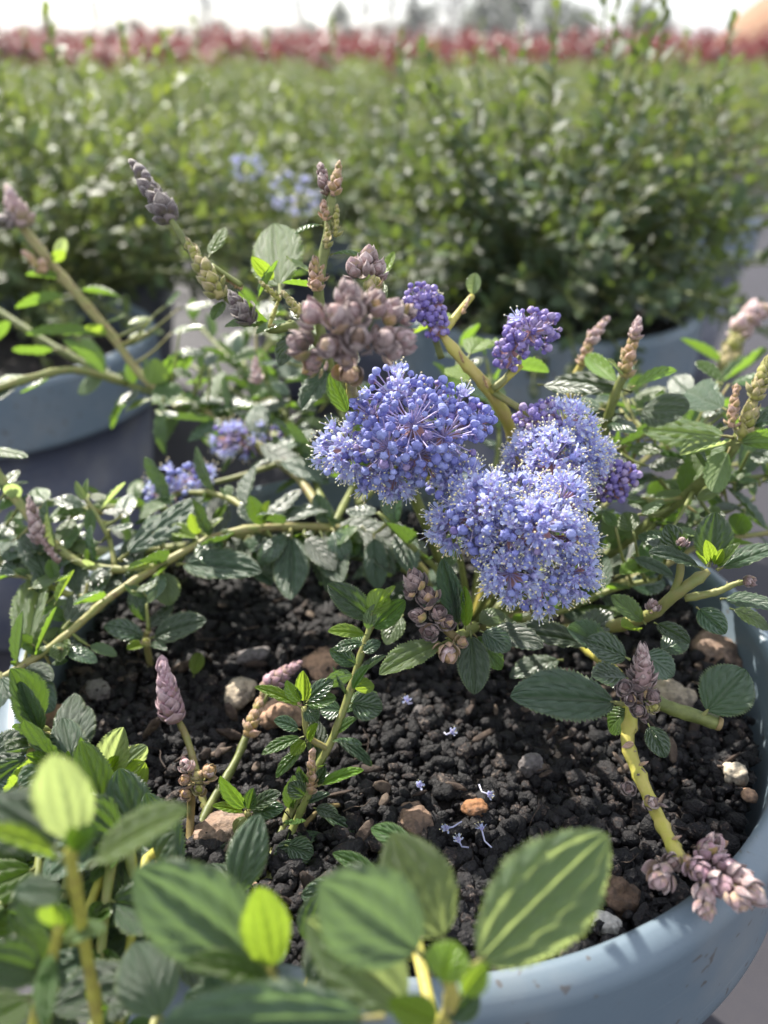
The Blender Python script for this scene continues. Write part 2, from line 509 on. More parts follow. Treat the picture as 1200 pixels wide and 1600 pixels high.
def leaf_template(nl, nw, mats, wr=0.52, p=0.95, q=0.62, fold=0.30, curl=0.4, tooth=0.085, quilt=0.046, twist=0.0, roll=0.05, pet=0.10, wave=0.0):
    t = T()
    V, UV, Fc = [], [], []
    ys = [0.0]
    pos = (0.0, 0.0)
    ang0 = 0.15
    for i in range(nl + 1):
        a = i / nl
        ang = ang0 - curl * a
        if i:
            pos = (pos[0] + math.cos(ang) / nl * (1 - pet), pos[1] + math.sin(ang) / nl * (1 - pet))
        hw = wr / 2 * max(0.0, math.sin(math.pi * min(1, max(0, a)) ** p)) ** q
        hw = max(hw, 0.012 if a < 0.5 else 0.004)
        tw = twist * a
        for j in range(nw + 1):
            u = -1 + 2 * j / nw
            x = u * hw
            if abs(u) > 0.99 and 0.06 < a < 0.97:
                x *= 1 + (tooth if i % 2 else -tooth * 0.6)
            au = abs(u)
            env = math.sin(math.pi * a) ** 0.6 if 0 < a < 1 else 0
            z = fold * abs(x) - roll * au ** 4 * env
            z += quilt * env * (-1.0 * math.exp(-(u / 0.12) ** 2) - 0.8 * math.exp(-((au - 0.5) / 0.14) ** 2))
            z += -quilt * 0.20 * env * math.cos(2 * math.pi * (a * 5.5 - au * 3.0 - 0.5)) * (0.25 + au)
            z += wave * math.sin(a * 9 + (2 if u > 0 else 0)) * au ** 2 * env
            xx = x * math.cos(tw) - z * math.sin(tw)
            zz = x * math.sin(tw) + z * math.cos(tw)
            sx, cx = math.sin(ang), math.cos(ang)
            V.append((xx, pet + pos[0] - zz * sx, pos[1] + zz * cx))
            UV.append((u * 0.5 + 0.5, a))
    for i in range(nl):
        for j in range(nw):
            a = i * (nw + 1) + j
            Fc.append((a, a + 1, a + nw + 2, a + nw + 1))
    t.add(V, Fc, UV, 0)
    if pet > 0 and len(mats) > 1:
        pv, pf = tube([Vector((0, 0, -0.02)), Vector((0, pet * 0.6, -0.006)), Vector((0, pet * 1.3, -0.004))], [0.026, 0.020, 0.012], 5, cap=False)
        t.add(pv, pf, None, 1)
    return t.freeze(mats)


LEAF = {}
shape_vars = [dict(fold=0.35, curl=0.35, wave=0.01), dict(fold=0.15, curl=0.8, wave=0.02), dict(fold=0.6, curl=0.1, twist=0.25),
              dict(fold=0.25, curl=-0.15, wave=0.02, twist=-0.2), dict(fold=0.05, curl=1.1, roll=0.09), dict(fold=0.06, curl=0.25, wave=0.02)]
for mk in ('leaf', 'mid', 'young', 'pale', 'soft'):
    for vi, sv in enumerate(shape_vars):
        LEAF[mk, vi, 'hi'] = leaf_template(48, 20, [M[mk], M['stem']], **sv)
        LEAF[mk, vi, 'med'] = leaf_template(20, 8, [M[mk], M['stem']], **sv)
for mk in ('leaf', 'mid', 'young', 'far', 'duller', 'tipgreen', 'red', 'red_dark', 'tree'):
    for vi, sv in enumerate(shape_vars):
        sv = dict(sv, quilt=0.0)
        LEAF[mk, vi, 'low'] = leaf_template(6, 4, [M[mk]], tooth=0.0, pet=0.06, **sv)
        LEAF[mk, vi, 'min'] = leaf_template(3, 2, [M[mk]], tooth=0.0, pet=0.0, wr=0.7, **sv)


def leaf_matrix(b, tip, nhint, wf=1.0):
    y = tip - b
    L = y.length
    y = y / L
    z = nhint - y * nhint.dot(y)
    if z.length < 1e-4:
        z = perp(y)
    z.normalize()
    x = y.cross(z)
    m = Matrix.Identity(4)
    for i in range(3):
        m[i][0] = x[i] * L * wf
        m[i][1] = y[i] * L
        m[i][2] = z[i] * L
        m[i][3] = b[i]
    return m


def ico(sub, jit, seed, sx=1, sy=1, sz=1, noise_amp=0.0):
    import bmesh
    from mathutils import noise as mn
    bm = bmesh.new()
    bmesh.ops.create_icosphere(bm, subdivisions=sub, radius=1.0)
    r = random.Random(seed)
    off = Vector((r.random() * 50, r.random() * 50, r.random() * 50))
    vs = []
    for v in bm.verts:
        c = v.co.copy()
        k = 1 + (r.random() - 0.5) * jit + noise_amp * (mn.noise(c * 1.3 + off) + 0.45 * mn.noise(c * 3.1 + off) + 0.2 * mn.noise(c * 7 + off))
        vs.append((c.x * k * sx, c.y * k * sy, c.z * k * sz))
    fs = [tuple(v.index for v in f.verts) for f in bm.faces]
    bm.free()
    return vs, fs


# flower pieces ------------------------------------------------------
def lathe(profile, n, lobes=0, lobe_amp=0.0):
    """profile: list of (r, z). closed round the axis"""
    V, Fc = [], []
    for r, z in profile:
        for s in range(n):
            a = 2 * math.pi * s / n
            k = 1 + lobe_amp * math.cos(lobes * a) if lobes else 1
            V.append((r * k * math.cos(a), r * k * math.sin(a), z))
    for i in range(len(profile) - 1):
        for s in range(n):
            s2 = (s + 1) % n
            Fc.append((i * n + s, i * n + s2, (i + 1) * n + s2, (i + 1) * n + s))
    return V, Fc


def bud_template(mats, seed):
    r = random.Random(seed)
    t = T()
    prof = []
    for i in range(9):
        a = math.pi * i / 8
        z = -math.cos(a)
        rr = math.sin(a) * (1.0 + 0.12 * math.sin(a * 2))
        prof.append((max(rr, 0.02), z * 0.95 + 0.9))
    v, f = lathe(prof, 20, 5, 0.13)
    # sepals pull in to a puckered star on top
    v = [(x * (1 - 0.25 * max(0, z - 1.35)), y * (1 - 0.25 * max(0, z - 1.35)), z - 0.28 * max(0, 1 - math.hypot(x, y) / 0.35) * (1 if z > 1.2 else 0)) for x, y, z in v]
    t.add(v, f, None, 0)
    v, f = lathe([(0.30, -0.25), (0.48, 0.05), (0.45, 0.22)], 8)
    t.add(v, f, None, 1)
    return t.freeze(mats)


def flower_template(mats, seed):
    """five hooded petals, five incurved sepals, five stamens; unit = 1 mm, opening along +z"""
    r = random.Random(seed)
    t = T()
    v, f = lathe([(0.15, -0.5), (0.55, -0.1), (0.8, 0.25), (0.6, 0.5), (0.05, 0.62)], 10)
    t.add(v, f, None, 1)
    for k in range(5):
        a = 2 * math.pi * k / 5 + r.uniform(-0.12, 0.12)
        ca, sa = math.cos(a), math.sin(a)
        spread = r.uniform(0.45, 1.15)
        ln = r.uniform(2.1, 2.7)
        V, Fc = [], []
        for i in range(6):                                        # petal: claw then a spoon hood
            s = i / 5
            w = 0.10 if i < 2 else [0.34, 0.62, 0.66, 0.32][i - 2]
            rad = 0.6 + ln * s * math.sin(spread) * (1 if s < 0.8 else 0.99)
            z = 0.3 + ln * s * math.cos(spread) - 0.35 * max(0, s - 0.7)
            for j in range(5):
                q = -1 + j / 2
                cup = 0.42 * w * (1 - q * q) if i >= 2 else 0
                V.append(((rad + cup * math.cos(spread)) * ca - q * w * sa, (rad + cup * math.cos(spread)) * sa + q * w * ca, z - cup * math.sin(spread)))
        for i in range(5):
            for j in range(4):
                b = i * 5 + j
                Fc.append((b, b + 1, b + 6, b + 5))
        t.add(V, Fc, None, 0)
        a2 = a + math.pi / 5
        ca, sa = math.cos(a2), math.sin(a2)
        V = []
        for i, (rad, z, w) in enumerate([(0.7, 0.2, 0.55), (1.35, 0.75, 0.5), (1.1, 1.35, 0.3), (0.6, 1.6, 0.04)]):
            for q in (-1, 0, 1):
                V.append(((rad + (0.1 if q == 0 else 0)) * ca - q * w * sa, (rad + (0.1 if q == 0 else 0)) * sa + q * w * ca, z))
        t.add(V, [(i * 3 + j, i * 3 + j + 1, i * 3 + j + 4, i * 3 + j + 3) for i in range(3) for j in range(2)], None, 1)
        sp2 = r.uniform(0.15, 0.75)
        hl = r.uniform(2.7, 3.9)
        pts = [Vector(((0.3 + hl * s * math.sin(sp2 * (0.6 + 0.4 * s))) * ca, (0.3 + hl * s * math.sin(sp2 * (0.6 + 0.4 * s))) * sa, 0.3 + hl * s * math.cos(sp2))) for s in (0, 0.35, 0.7, 1)]
        v, f = tube(pts, [0.12, 0.10, 0.085, 0.08], 4, cap=False)
        t.add(v, f, None, 2)
        v, f = ico(1, 0.15, seed * 31 + k, 0.25, 0.25, 0.32)
        e = pts[-1]
        t.add([(p[0] + e.x, p[1] + e.y, p[2] + e.z) for p in v], f, None, 3)
    return t.freeze(mats)


BUD = {'blue': [bud_template([M['bud_blue'], M['sepal']], s) for s in (1, 2)], 'violet': [bud_template([M['bud_violet'], M['bract']], s) for s in (3, 4)]}
FLOWER = [flower_template([M['petal'], M['sepal'], M['filament'], M['anther']], s) for s in range(11, 15)]


def scale_template(mk, seed, fat=0.62):
    """a pointed, keeled, cupped bract; unit length along +y, outward +z"""
    t = T()
    V, Fc, UVs = [], [], []
    nl, n = 8, 10
    r = random.Random(seed)
    for i in range(nl + 1):
        a = i / nl
        rad = fat * 0.5 * math.sin(math.pi * min(1, a * 0.90 + 0.095)) ** 0.85 * (1.15 - 0.35 * a)
        for s in range(n):
            an = 2 * math.pi * s / n
            ridge = 1 + 0.07 * math.cos(an * 5 + seed)
            zz = math.sin(an) * rad * (0.42 if math.sin(an) > 0 else 0.15) * ridge - 1.1 * (math.cos(an) * rad) ** 2 / fat
            V.append((math.cos(an) * rad * ridge, a, zz + 0.10 * math.sin(a * math.pi) - 0.10 * a * a))
            UVs.append((abs(math.cos(an)), a))
    for i in range(nl):
        for s in range(n):
            s2 = (s + 1) % n
            Fc.append((i * n + s, i * n + s2, (i + 1) * n + s2, (i + 1) * n + s))
    t.add(V, Fc, UVs, 0)
    return t.freeze([M[mk]])


def mat_bract(name, base, mid_, tip):
    k = NT(name)
    uv = k.n('ShaderNodeUVMap')
    mp = k.n('ShaderNodeMapping')
    mp.inputs['Scale'].default_value = (26, 2.2, 1)
    k.l(uv.outputs['UV'], mp.inputs['Vector'])
    st = k.noise(1.0, 3.0, 0.6, mp.outputs['Vector'])
    sep = k.n('ShaderNodeSeparateXYZ')
    k.l(uv.outputs['UV'], sep.inputs[0])
    f = k.math('ADD', k.math('ADD', k.math('MULTIPLY', k.math('POWER', sep.outputs[0], 6.0), 0.35), k.math('MULTIPLY_ADD', sep.outputs[1], 0.5, -0.08)), k.math('ADD', k.math('MULTIPLY_ADD', st, 2.0, -1.0), k.math('MULTIPLY_ADD', k.rnd(), 0.6, -0.05)))
    c = k.ramp(f, [(0.08, base), (0.48, mid_), (0.95, tip)])
    fz = k.noise(1500.0, 2.0)
    nrm = k.bump(k.math('ADD', k.math('MULTIPLY', st, 0.8), k.math('MULTIPLY', fz, 0.4)), 0.8, 0.0005)
    pr = k.principled(c, 0.55, nrm, 0.4)
    pr.inputs['Sheen Weight'].default_value = 0.35
    pr.inputs['Sheen Roughness'].default_value = 0.4
    tr = k.n('ShaderNodeBsdfTranslucent')
    k.l(c, tr.inputs['Color'])
    ms = k.n('ShaderNodeMixShader')
    ms.inputs[0].default_value = 0.12
    k.l(pr.outputs[0], ms.inputs[1])
    k.l(tr.outputs[0], ms.inputs[2])
    return k.done(ms.outputs[0])


M['bud_mauve'] = mat_bract('bract_mauve', (0.15, 0.10, 0.06), (0.32, 0.20, 0.195), (0.66, 0.52, 0.48))
M['bud_grey'] = mat_bract('bract_grey_purple', (0.17, 0.15, 0.075), (0.115, 0.08, 0.09), (0.42, 0.36, 0.32))
M['bud_brown'] = mat_bract('bract_brown', (0.10, 0.065, 0.035), (0.095, 0.055, 0.06), (0.42, 0.30, 0.27))
M['bud_pink'] = mat_bract('bract_pink', (0.46, 0.34, 0.20), (0.44, 0.27, 0.28), (0.72, 0.58, 0.55))
M['bud_lilac'] = mat_bract('bract_lilac_pink', (0.34, 0.24, 0.14), (0.42, 0.23, 0.29), (0.70, 0.50, 0.54))
M['bud_tan'] = mat_bract('bract_tan', (0.36, 0.32, 0.08), (0.46, 0.29, 0.13), (0.62, 0.40, 0.32))
M['bud_green'] = mat_bract('bract_green', (0.28, 0.29, 0.05), (0.38, 0.36, 0.09), (0.56, 0.44, 0.24))
SCALE = {mk: [scale_template(mk, s, 0.60 + 0.06 * s) for s in range(3)] for mk in ('bud_mauve', 'bud_grey', 'bud_brown', 'bud_pink', 'bud_lilac', 'bud_tan', 'bud_green')}


# ------------------------------------------------------------------ things and parts
def thing(name, loc, label, cat, group=None):
    o = bpy.data.objects.new(name, None)
    COL.objects.link(o)
    o.empty_display_size = 0.02
    o.location = loc
    o['label'] = label
    o['category'] = cat
    if group:
        o['group'] = group
    return o


def wloc(o):
    p = Vector((0, 0, 0))
    while o is not None:
        p += o.location
        o = o.parent
    return p


def part(name, data, parent, mx=None, kind=None, label=None):
    """mx: matrix in world space (parents are never rotated while building)"""
    o = bpy.data.objects.new(name, data)
    COL.objects.link(o)
    o.parent = parent
    base = wloc(parent) if parent else Vector()
    o.matrix_basis = Matrix.Translation(-base) @ (mx if mx is not None else Matrix.Identity(4))
    if kind:
        o['kind'] = kind
    if label:
        o['label'] = label
    return o


def mesh_of(name, V, Fc, mats, smooth=True, origin=None):
    t = T().add(V, Fc)
    t.freeze(mats)
    if origin is not None:
        t.V = t.V - np.array(origin, dtype=np.float32)
    return raw_mesh(name, t.V, t.LV, t.LT, t.UV, t.MI, mats, smooth)


def wpart(name, V, Fc, mats, parent, label=None, kind=None, smooth=True):
    """part whose vertices are given in world space; its origin sits on its thing's base"""
    return part(name, mesh_of(name, V, Fc, mats, smooth, wloc(parent)), parent, Matrix.Translation(wloc(parent)), kind, label)


# ------------------------------------------------------------------ ground
me = mesh_of('ground', [(-59, -5, 0), (59, -5, 0), (59, 74, 0), (-59, 74, 0)], [(0, 1, 2, 3)], [M['ground']])
g = part('ground', me, None)
g['kind'] = 'structure'
g['label'] = 'grey woven ground cover under the rows of pots'


# ------------------------------------------------------------------ pots
def make_pot(x, y, label, r=0.128, h=0.22, n=96, soil=0.017, seed=0, mix_label=None, chips=0):
    pot = thing('plant_pot', (x, y, 0), label, 'plant pot', 'plastic pots holding the shrubs')
    lip = 0.0072
    rim = [(r - 0.0035, h - 0.047), (r - 0.0005, h - 0.0475), (r + 0.0010, h - 0.046), (r + 0.0008, h - 0.043), (r, h - 0.02)]
    for i in range(9):
        a = math.pi * i / 8 * 0.5
        rim.append((r - lip + lip * math.cos(a) * 1.0, h - 0.006 + 0.006 * math.sin(a)))
    rim += [(r - lip - 0.0015, h - 0.0012), (r - lip - 0.0022, h - 0.004), (r - lip - 0.004, h - 0.045), (r - 0.0165, h - 0.05), (r - 0.0075, h - 0.050), (r - 0.0060, h - 0.046), (r - 0.0035, h - 0.047)]
    V, Fc = lathe(rim, n)
    part('rim', mesh_of('rim', V, Fc, [M['pot_rim']]), pot, Matrix.Translation((x, y, 0)))
    body = [(0.001, 0.004), (r * 0.70, 0.004), (r * 0.745, 0.0), (r * 0.765, 0.004), (r - 0.008, h - 0.050), (r - 0.0105, h - 0.052), (r * 0.745, 0.012), (0.001, 0.012)]
    V, Fc = lathe(body, n)
    part('wall', mesh_of('wall', V, Fc, [M['pot_body']]), pot, Matrix.Translation((x, y, 0)))
    # compost
    r_in = r - lip - 0.004
    zs = h - soil
    rr = random.Random(seed)
    V, Fc = lathe([(0.001, zs - 0.004), (r_in * 0.5, zs - 0.005), (r_in * 0.97, zs - 0.006), (r_in * 0.9, zs - 0.06)], 40)
    t = T().add(V, Fc).freeze([M['compost']])
    items = [(t, Matrix.Translation((x, y, 0)))]
    for i in range(chips):
        a = rr.random() * 2 * math.pi
        rad = math.sqrt(rr.random()) * (r_in - 0.003)
        s = 0.0007 + 0.0025 * rr.random() ** 2.4
        q = Quaternion((rr.gauss(0, 1), rr.gauss(0, 1), rr.gauss(0, 1), rr.gauss(0, 1))).normalized()
        dome = 0.003 * math.sin(rad * 60 + seed) + 0.003 * math.sin(a * 3)
        m = Matrix.Translation((x + rad * math.cos(a), y + rad * math.sin(a), zs - 0.005 + dome * 0.6 + rr.random() * 0.005)) @ q.to_matrix().to_4x4() @ Matrix.Diagonal((s * rr.uniform(0.8, 1.7), s * rr.uniform(0.8, 1.3), s * rr.uniform(0.6, 1.0), 1))
        items.append((CHIP[rr.randrange(len(CHIP))], m))
    for i in range(chips // 70 if chips > 1000 else 0):
        a, rad = rr.random() * 2 * math.pi, math.sqrt(rr.random()) * (r_in - 0.008)
        q = Quaternion((rr.gauss(0, 1), rr.gauss(0, 0.35), rr.gauss(0, 0.35), rr.gauss(0, 1))).normalized()
        m = Matrix.Translation((x + rad * math.cos(a), y + rad * math.sin(a), zs + 0.0005 + rr.random() * 0.002)) @ q.to_matrix().to_4x4()
        if i % 4:
            items.append((FLAKE[i % 3], m @ Matrix.Diagonal((rr.uniform(0.002, 0.0055), rr.uniform(0.0009, 0.002), 0.0005, 1))))
        else:
            items.append((FIBRE[i % 3], m @ Matrix.Scale(rr.uniform(0.006, 0.016), 4)))
    if mix_label:
        me = joined_mesh('potting_mix', items)
        o = part('potting_mix', me, None, kind='stuff', label=mix_label)
    return pot


CHIP = [T().add(*ico(2, 0.10, s, noise_amp=0.55)).freeze([M['chips']], smooth=True) for s in range(2)] + \
       [T().add(*ico(1, 0.55, s)).freeze([M['chips']], smooth=False) for s in range(20, 28)]
M['flake'] = mat_simple('bark_flake', [(0.1, (0.018, 0.012, 0.010)), (0.5, (0.05, 0.033, 0.025)), (0.9, (0.16, 0.12, 0.09))], 0.8, 500.0, 0.001)
FLAKE = [T().add(*ico(2, 0.25, 40 + q, noise_amp=0.35)).freeze([M['flake']], smooth=False) for q in range(3)]
FIBRE = [T().add(*tube(spline([Vector((-0.5, 0, 0)), Vector((-0.15, 0.12 * (q - 1), 0.05)), Vector((0.2, -0.1, 0.02)), Vector((0.5, 0.1 * q, 0.04))], 10), [0.022 - 0.0015 * j for j in range(10)], 5)).freeze([M['flake']]) for q in range(3)]
POT = (0.006, 0.240)
make_pot(*POT, 'large blue-grey plastic pot in front with the blue flowering shrub growing in it', r=0.1355, n=160, seed=1,
         mix_label='loose black bark compost filling the large front pot', chips=17000)
SOIL = 0.22 - 0.017

# ------------------------------------------------------------------ the flowering shrub
TRUNK = on_plane(735, 985, SOIL)
shrub = thing('ceanothus_shrub', TRUNK, 'glossy green ceanothus covered in pink buds and bright blue flower clusters in the front pot', 'shrub')
REC = {'leaf': [], 'bud_scale': [], 'flower_bud': [], 'open_flower': [], 'stipule': []}


def to3(pts):
    return [p if isinstance(p, Vector) else P(*p) for p in pts]


STEM_PTS = []


def make_stem(pts, r0, r1, mk='stem', nodes=True, n=None, owner=None, name='stem'):
    p3 = to3(pts)
    if isinstance(pts[0], Vector) and pts[0].z < 0.21:
        dv = Vector((p3[0].x - POT[0], p3[0].y - POT[1], 0))
        if dv.length > 0.112:
            dv = dv.normalized() * 0.112
            q = Vector((POT[0] + dv.x, POT[1] + dv.y, SOIL - 0.004))
            p3 = [q, q + Vector((dv.x * 0.08, dv.y * 0.08, 0.030))] + p3[1:]
        else:
            p3[0] = p3[0] - Vector((0, 0, 0.004))
    n = n or max(8, 5 * len(pts))
    sp = spline(p3, n)
    STEM_PTS.extend(sp)
    rad = []
    for i in range(n):
        r = r0 + (r1 - r0) * i / (n - 1)
        if nodes and i % 4 == 2:
            r *= 1.20
        r *= rng.uniform(0.93, 1.07)
        if nodes and i > n - 3:
            r *= 0.8 if i == n - 2 else 0.6
        rad.append(r)
    V, Fc = tube(sp, rad, 10, 0.05)
    o = wpart(name, V, Fc, [M[mk]], owner or shrub)
    if nodes:
        for i in range(2, n - 1, 4):
            d = (sp[i + 1] - sp[i]).normalized()
            for q in (0, 1):
                a = rng.random() * 6.28
                side = perp(d) * math.cos(a) + d.cross(perp(d)) * math.sin(a)
                b = sp[i] + side * rad[i] * 0.7
                rng.random() < 0.5 and REC['stipule'].append((SCALE[rng.choice(('bud_tan', 'bud_brown', 'bud_green'))][q], leaf_matrix(b, b + (side * 1.1 + d * rng.uniform(0.2, 1)).normalized() * rad[i] * rng.uniform(0.5, 1.1), d, 0.8), o))
    return o, sp


TWIGGED = []


def leaf(stem, b, t, mk='leaf', w=None, face=None, var=None, lod='med', wf=1.0, col=None):
    """b, t: (px, py, depth) of leaf base and tip; face: which way its upper side looks, in camera terms; w: width in px"""
    b3 = P(*b) if len(b) == 3 and not isinstance(b, Vector) else b
    t3 = P(*t) if len(t) == 3 and not isinstance(t, Vector) else t
    nh = camvec(*((-0.2, 0.8, 0.6) if face == 'S' else face)) if face else Vector((rng.uniform(-0.3, 0.3), rng.uniform(-0.4, 0.2), 1)).normalized()
    if w:
        wf = (w / F * depth_of(b3)) / (0.58 * (t3 - b3).length)
    v = rng.randrange(5) if var is None else var
    if face != 'S' and (face is None or face[2] > 0) and depth_of(b3) > 0.17:
        nh = (nh + 0.55 * (sun_dir + (cam.location - b3).normalized()).normalized()).normalized()
    if face == 'S':                      # a blade lying so that it mirrors the low sun towards the path
        hv = (sun_dir + (cam.location - b3).normalized()).normalized()
        ray = (t3 - cam.location)
        k = (b3 - cam.location).dot(hv) / ray.dot(hv)
        t3 = cam.location + ray * min(1.3, max(0.75, k))
        nh, v = hv, (5 if var is None or var == 0 else var)
    REC['leaf'].append((LEAF[mk, v, lod], leaf_matrix(b3, t3, nh, wf), stem))


def auto_leaves(stem, sp, L, spacing, start=0.1, end=1.0, mats=('leaf', 'mid'), tuft=0.3, angle=58, up=0.6, rs=None, lod='med', seed=0, droop=0.0):
    r = random.Random(seed)
    total = sum((sp[i + 1] - sp[i]).length for i in range(len(sp) - 1))
    acc, nxt, k = 0.0, total * start, 0
    for i in range(len(sp) - 1):
        seg = (sp[i + 1] - sp[i])
        d = seg.normalized()
        while acc + seg.length >= nxt and nxt <= total * end:
            p = sp[i] + seg * ((nxt - acc) / seg.length)
            frac = nxt / total
            a = k * 2.4 + r.uniform(-0.4, 0.4)
            px = perp(d)
            side = px * math.cos(a) + d.cross(px) * math.sin(a)
            side = (side + Vector((0, 0, up * 0.5))).normalized()
            ang = R(angle + r.uniform(-14, 14))
            dirn = (d * math.cos(ang) + side * math.sin(ang)).normalized()
            dirn = (dirn + Vector((0, 0, -droop * r.random()))).normalized()
            ln = L * r.uniform(0.75, 1.15) * (1.0 if frac < 0.8 else 0.75)
            nh = (d * 0.5 + Vector((0, 0, 1)) + Vector((r.uniform(-.3, .3), r.uniform(-.3, .3), 0))).normalized()
            mk = mats[0] if r.random() > max(0.12, (frac - 0.4) * 1.1) else mats[1]
            REC['leaf'].append((LEAF[mk, r.randrange(5), lod], leaf_matrix(p, p + dirn * ln, nh, r.uniform(0.85, 1.1)), stem))
            if r.random() < tuft:
                for q in range(r.randint(2, 3)):
                    dd = (d + Vector((r.uniform(-1, 1), r.uniform(-1, 1), r.uniform(0, 1.2))) * 0.8).normalized()
                    REC['leaf'].append((LEAF[mats[1], r.randrange(5), lod], leaf_matrix(p, p + dd * ln * r.uniform(0.3, 0.5), nh, 0.9), stem))
            nxt += spacing * r.uniform(0.8, 1.25)
            k += 1
        acc += seg.length


def rosette(stem, c, axis, n, L, mats=('leaf', 'mid', 'young'), seed=0, open_=70, lod='med'):
    r = random.Random(seed)
    c3 = P(*c) if not isinstance(c, Vector) else c
    ax = axis.normalized()
    px = perp(ax)
    py = ax.cross(px)
    for k in range(n):
        f = k / max(1, n - 1)
        a = k * 2.4 + r.uniform(-0.3, 0.3)
        th = R(open_ * (1 - 0.75 * f) + r.uniform(-8, 8))
        side = px * math.cos(a) + py * math.sin(a)
        d = (ax * math.cos(th) + side * math.sin(th)).normalized()
        ln = L * (1.0 - 0.55 * f) * r.uniform(0.85, 1.1)
        mk = mats[0] if f < 0.35 else (mats[1] if f < 0.65 else mats[2])
        nh = (ax * math.sin(th) - side * math.cos(th))
        REC['leaf'].append((LEAF[mk, r.randrange(5), lod], leaf_matrix(c3 + ax * (f * 0.004), c3 + ax * (f * 0.004) + d * ln, nh, r.uniform(0.85, 1.1)), stem))


def bud_spike(b, t, w, mk, n=26, name='bud_spike', sc=0.58, shape=1.0, seed=None, flare=0.05):
    """overlapping pointed bracts round an axis from b to t; w in px"""
    r = random.Random(seed if seed is not None else int(b[0] * 7 + b[1]))
    n = int(n * 1.35)
    b3, t3 = P(*b), P(*t)
    ax = t3 - b3
    L = ax.length
    ax.normalize()
    W = w / F * depth_of(b3) * 0.44
    px = perp(ax)
    py = ax.cross(px)
    rad = lambda f: W * (0.35 + 0.65 * math.sin(math.pi * min(1, f * 0.75 + 0.22)) ** shape) * (1 - 0.55 * f ** 3)
    core = [b3 + ax * L * i / 8 for i in range(8)]
    V, Fc = tube(core, [max(0.0003, rad(i / 8) * 0.55) for i in range(8)], 8)
    o = wpart(name, V, Fc, [SCALE[mk][0].mats[0]], shrub)
    for k in range(n):
        f = (k + 0.3) / n
        a = k * 2.39996 + r.uniform(-0.2, 0.2)
        side = px * math.cos(a) + py * math.sin(a)
        base = b3 + ax * (L * f * 0.88) + side * rad(f) * 0.30
        d = (ax * (0.75 + f) + side * (0.95 - 0.8 * f) * (1 + flare) + Vector((r.uniform(-1, 1), r.uniform(-1, 1), r.uniform(-1, 1))) * 0.18).normalized()
        ln = W * (2 * sc) * r.uniform(0.85, 1.35) * (1 - 0.25 * f)
        REC['bud_scale'].append((SCALE[mk][r.randrange(3)], leaf_matrix(base, base + d * ln, side + ax * 0.1, r.uniform(1.1, 1.6)), o))
    return o


def bud_ball(c, w, mk, dirn=(0, 1, 0.3), n=9, seed=0, name='flower_bud_knob'):
    n = n + 5
    c3 = P(*c)
    ax = camvec(*((0, 1, 0.2) if dirn == 'S' else dirn))
    W = w / F * c[2] * 0.84
    b = c3 - ax * W * 0.55
    t = c3 + ax * W * 0.55
    pb, pt = pix(b), pix(t)
    r = random.Random(seed)
    px, py = perp(ax), ax.cross(perp(ax))
    v, f = ico(3, 0.0, seed, noise_amp=0.10)
    core = [c3 + (px * q[0] * 0.30 + py * q[1] * 0.30 + ax * q[2] * 0.38) * W for q in v]
    o = wpart(name, core, f, [SCALE[mk][0].mats[0]], shrub)
    for k in range(n):
        fz = (k + 0.2) / n
        a = k * 2.39996 + r.uniform(-0.25, 0.25)
        side = px * math.cos(a) + py * math.sin(a)
        base = b + ax * W * (0.05 + 0.50 * fz) + side * W * 0.30 * (1 - 0.5 * fz)
        d = (ax * (0.9 + 0.8 * fz) + side * (0.75 - 0.70 * fz) + Vector((r.uniform(-1, 1), r.uniform(-1, 1), r.uniform(-1, 1))) * 0.22).normalized()
        ln = W * r.uniform(0.45, 0.68) * (1 - 0.12 * fz)
        mk2 = mk if r.random() > 0.22 else r.choice(('bud_brown', 'bud_mauve', 'bud_tan', 'bud_pink'))
        REC['bud_scale'].append((SCALE[mk2][r.randrange(3)], leaf_matrix(base, base + d * ln, side + ax * 0.1, r.uniform(1.15, 1.7)), o))
    return o


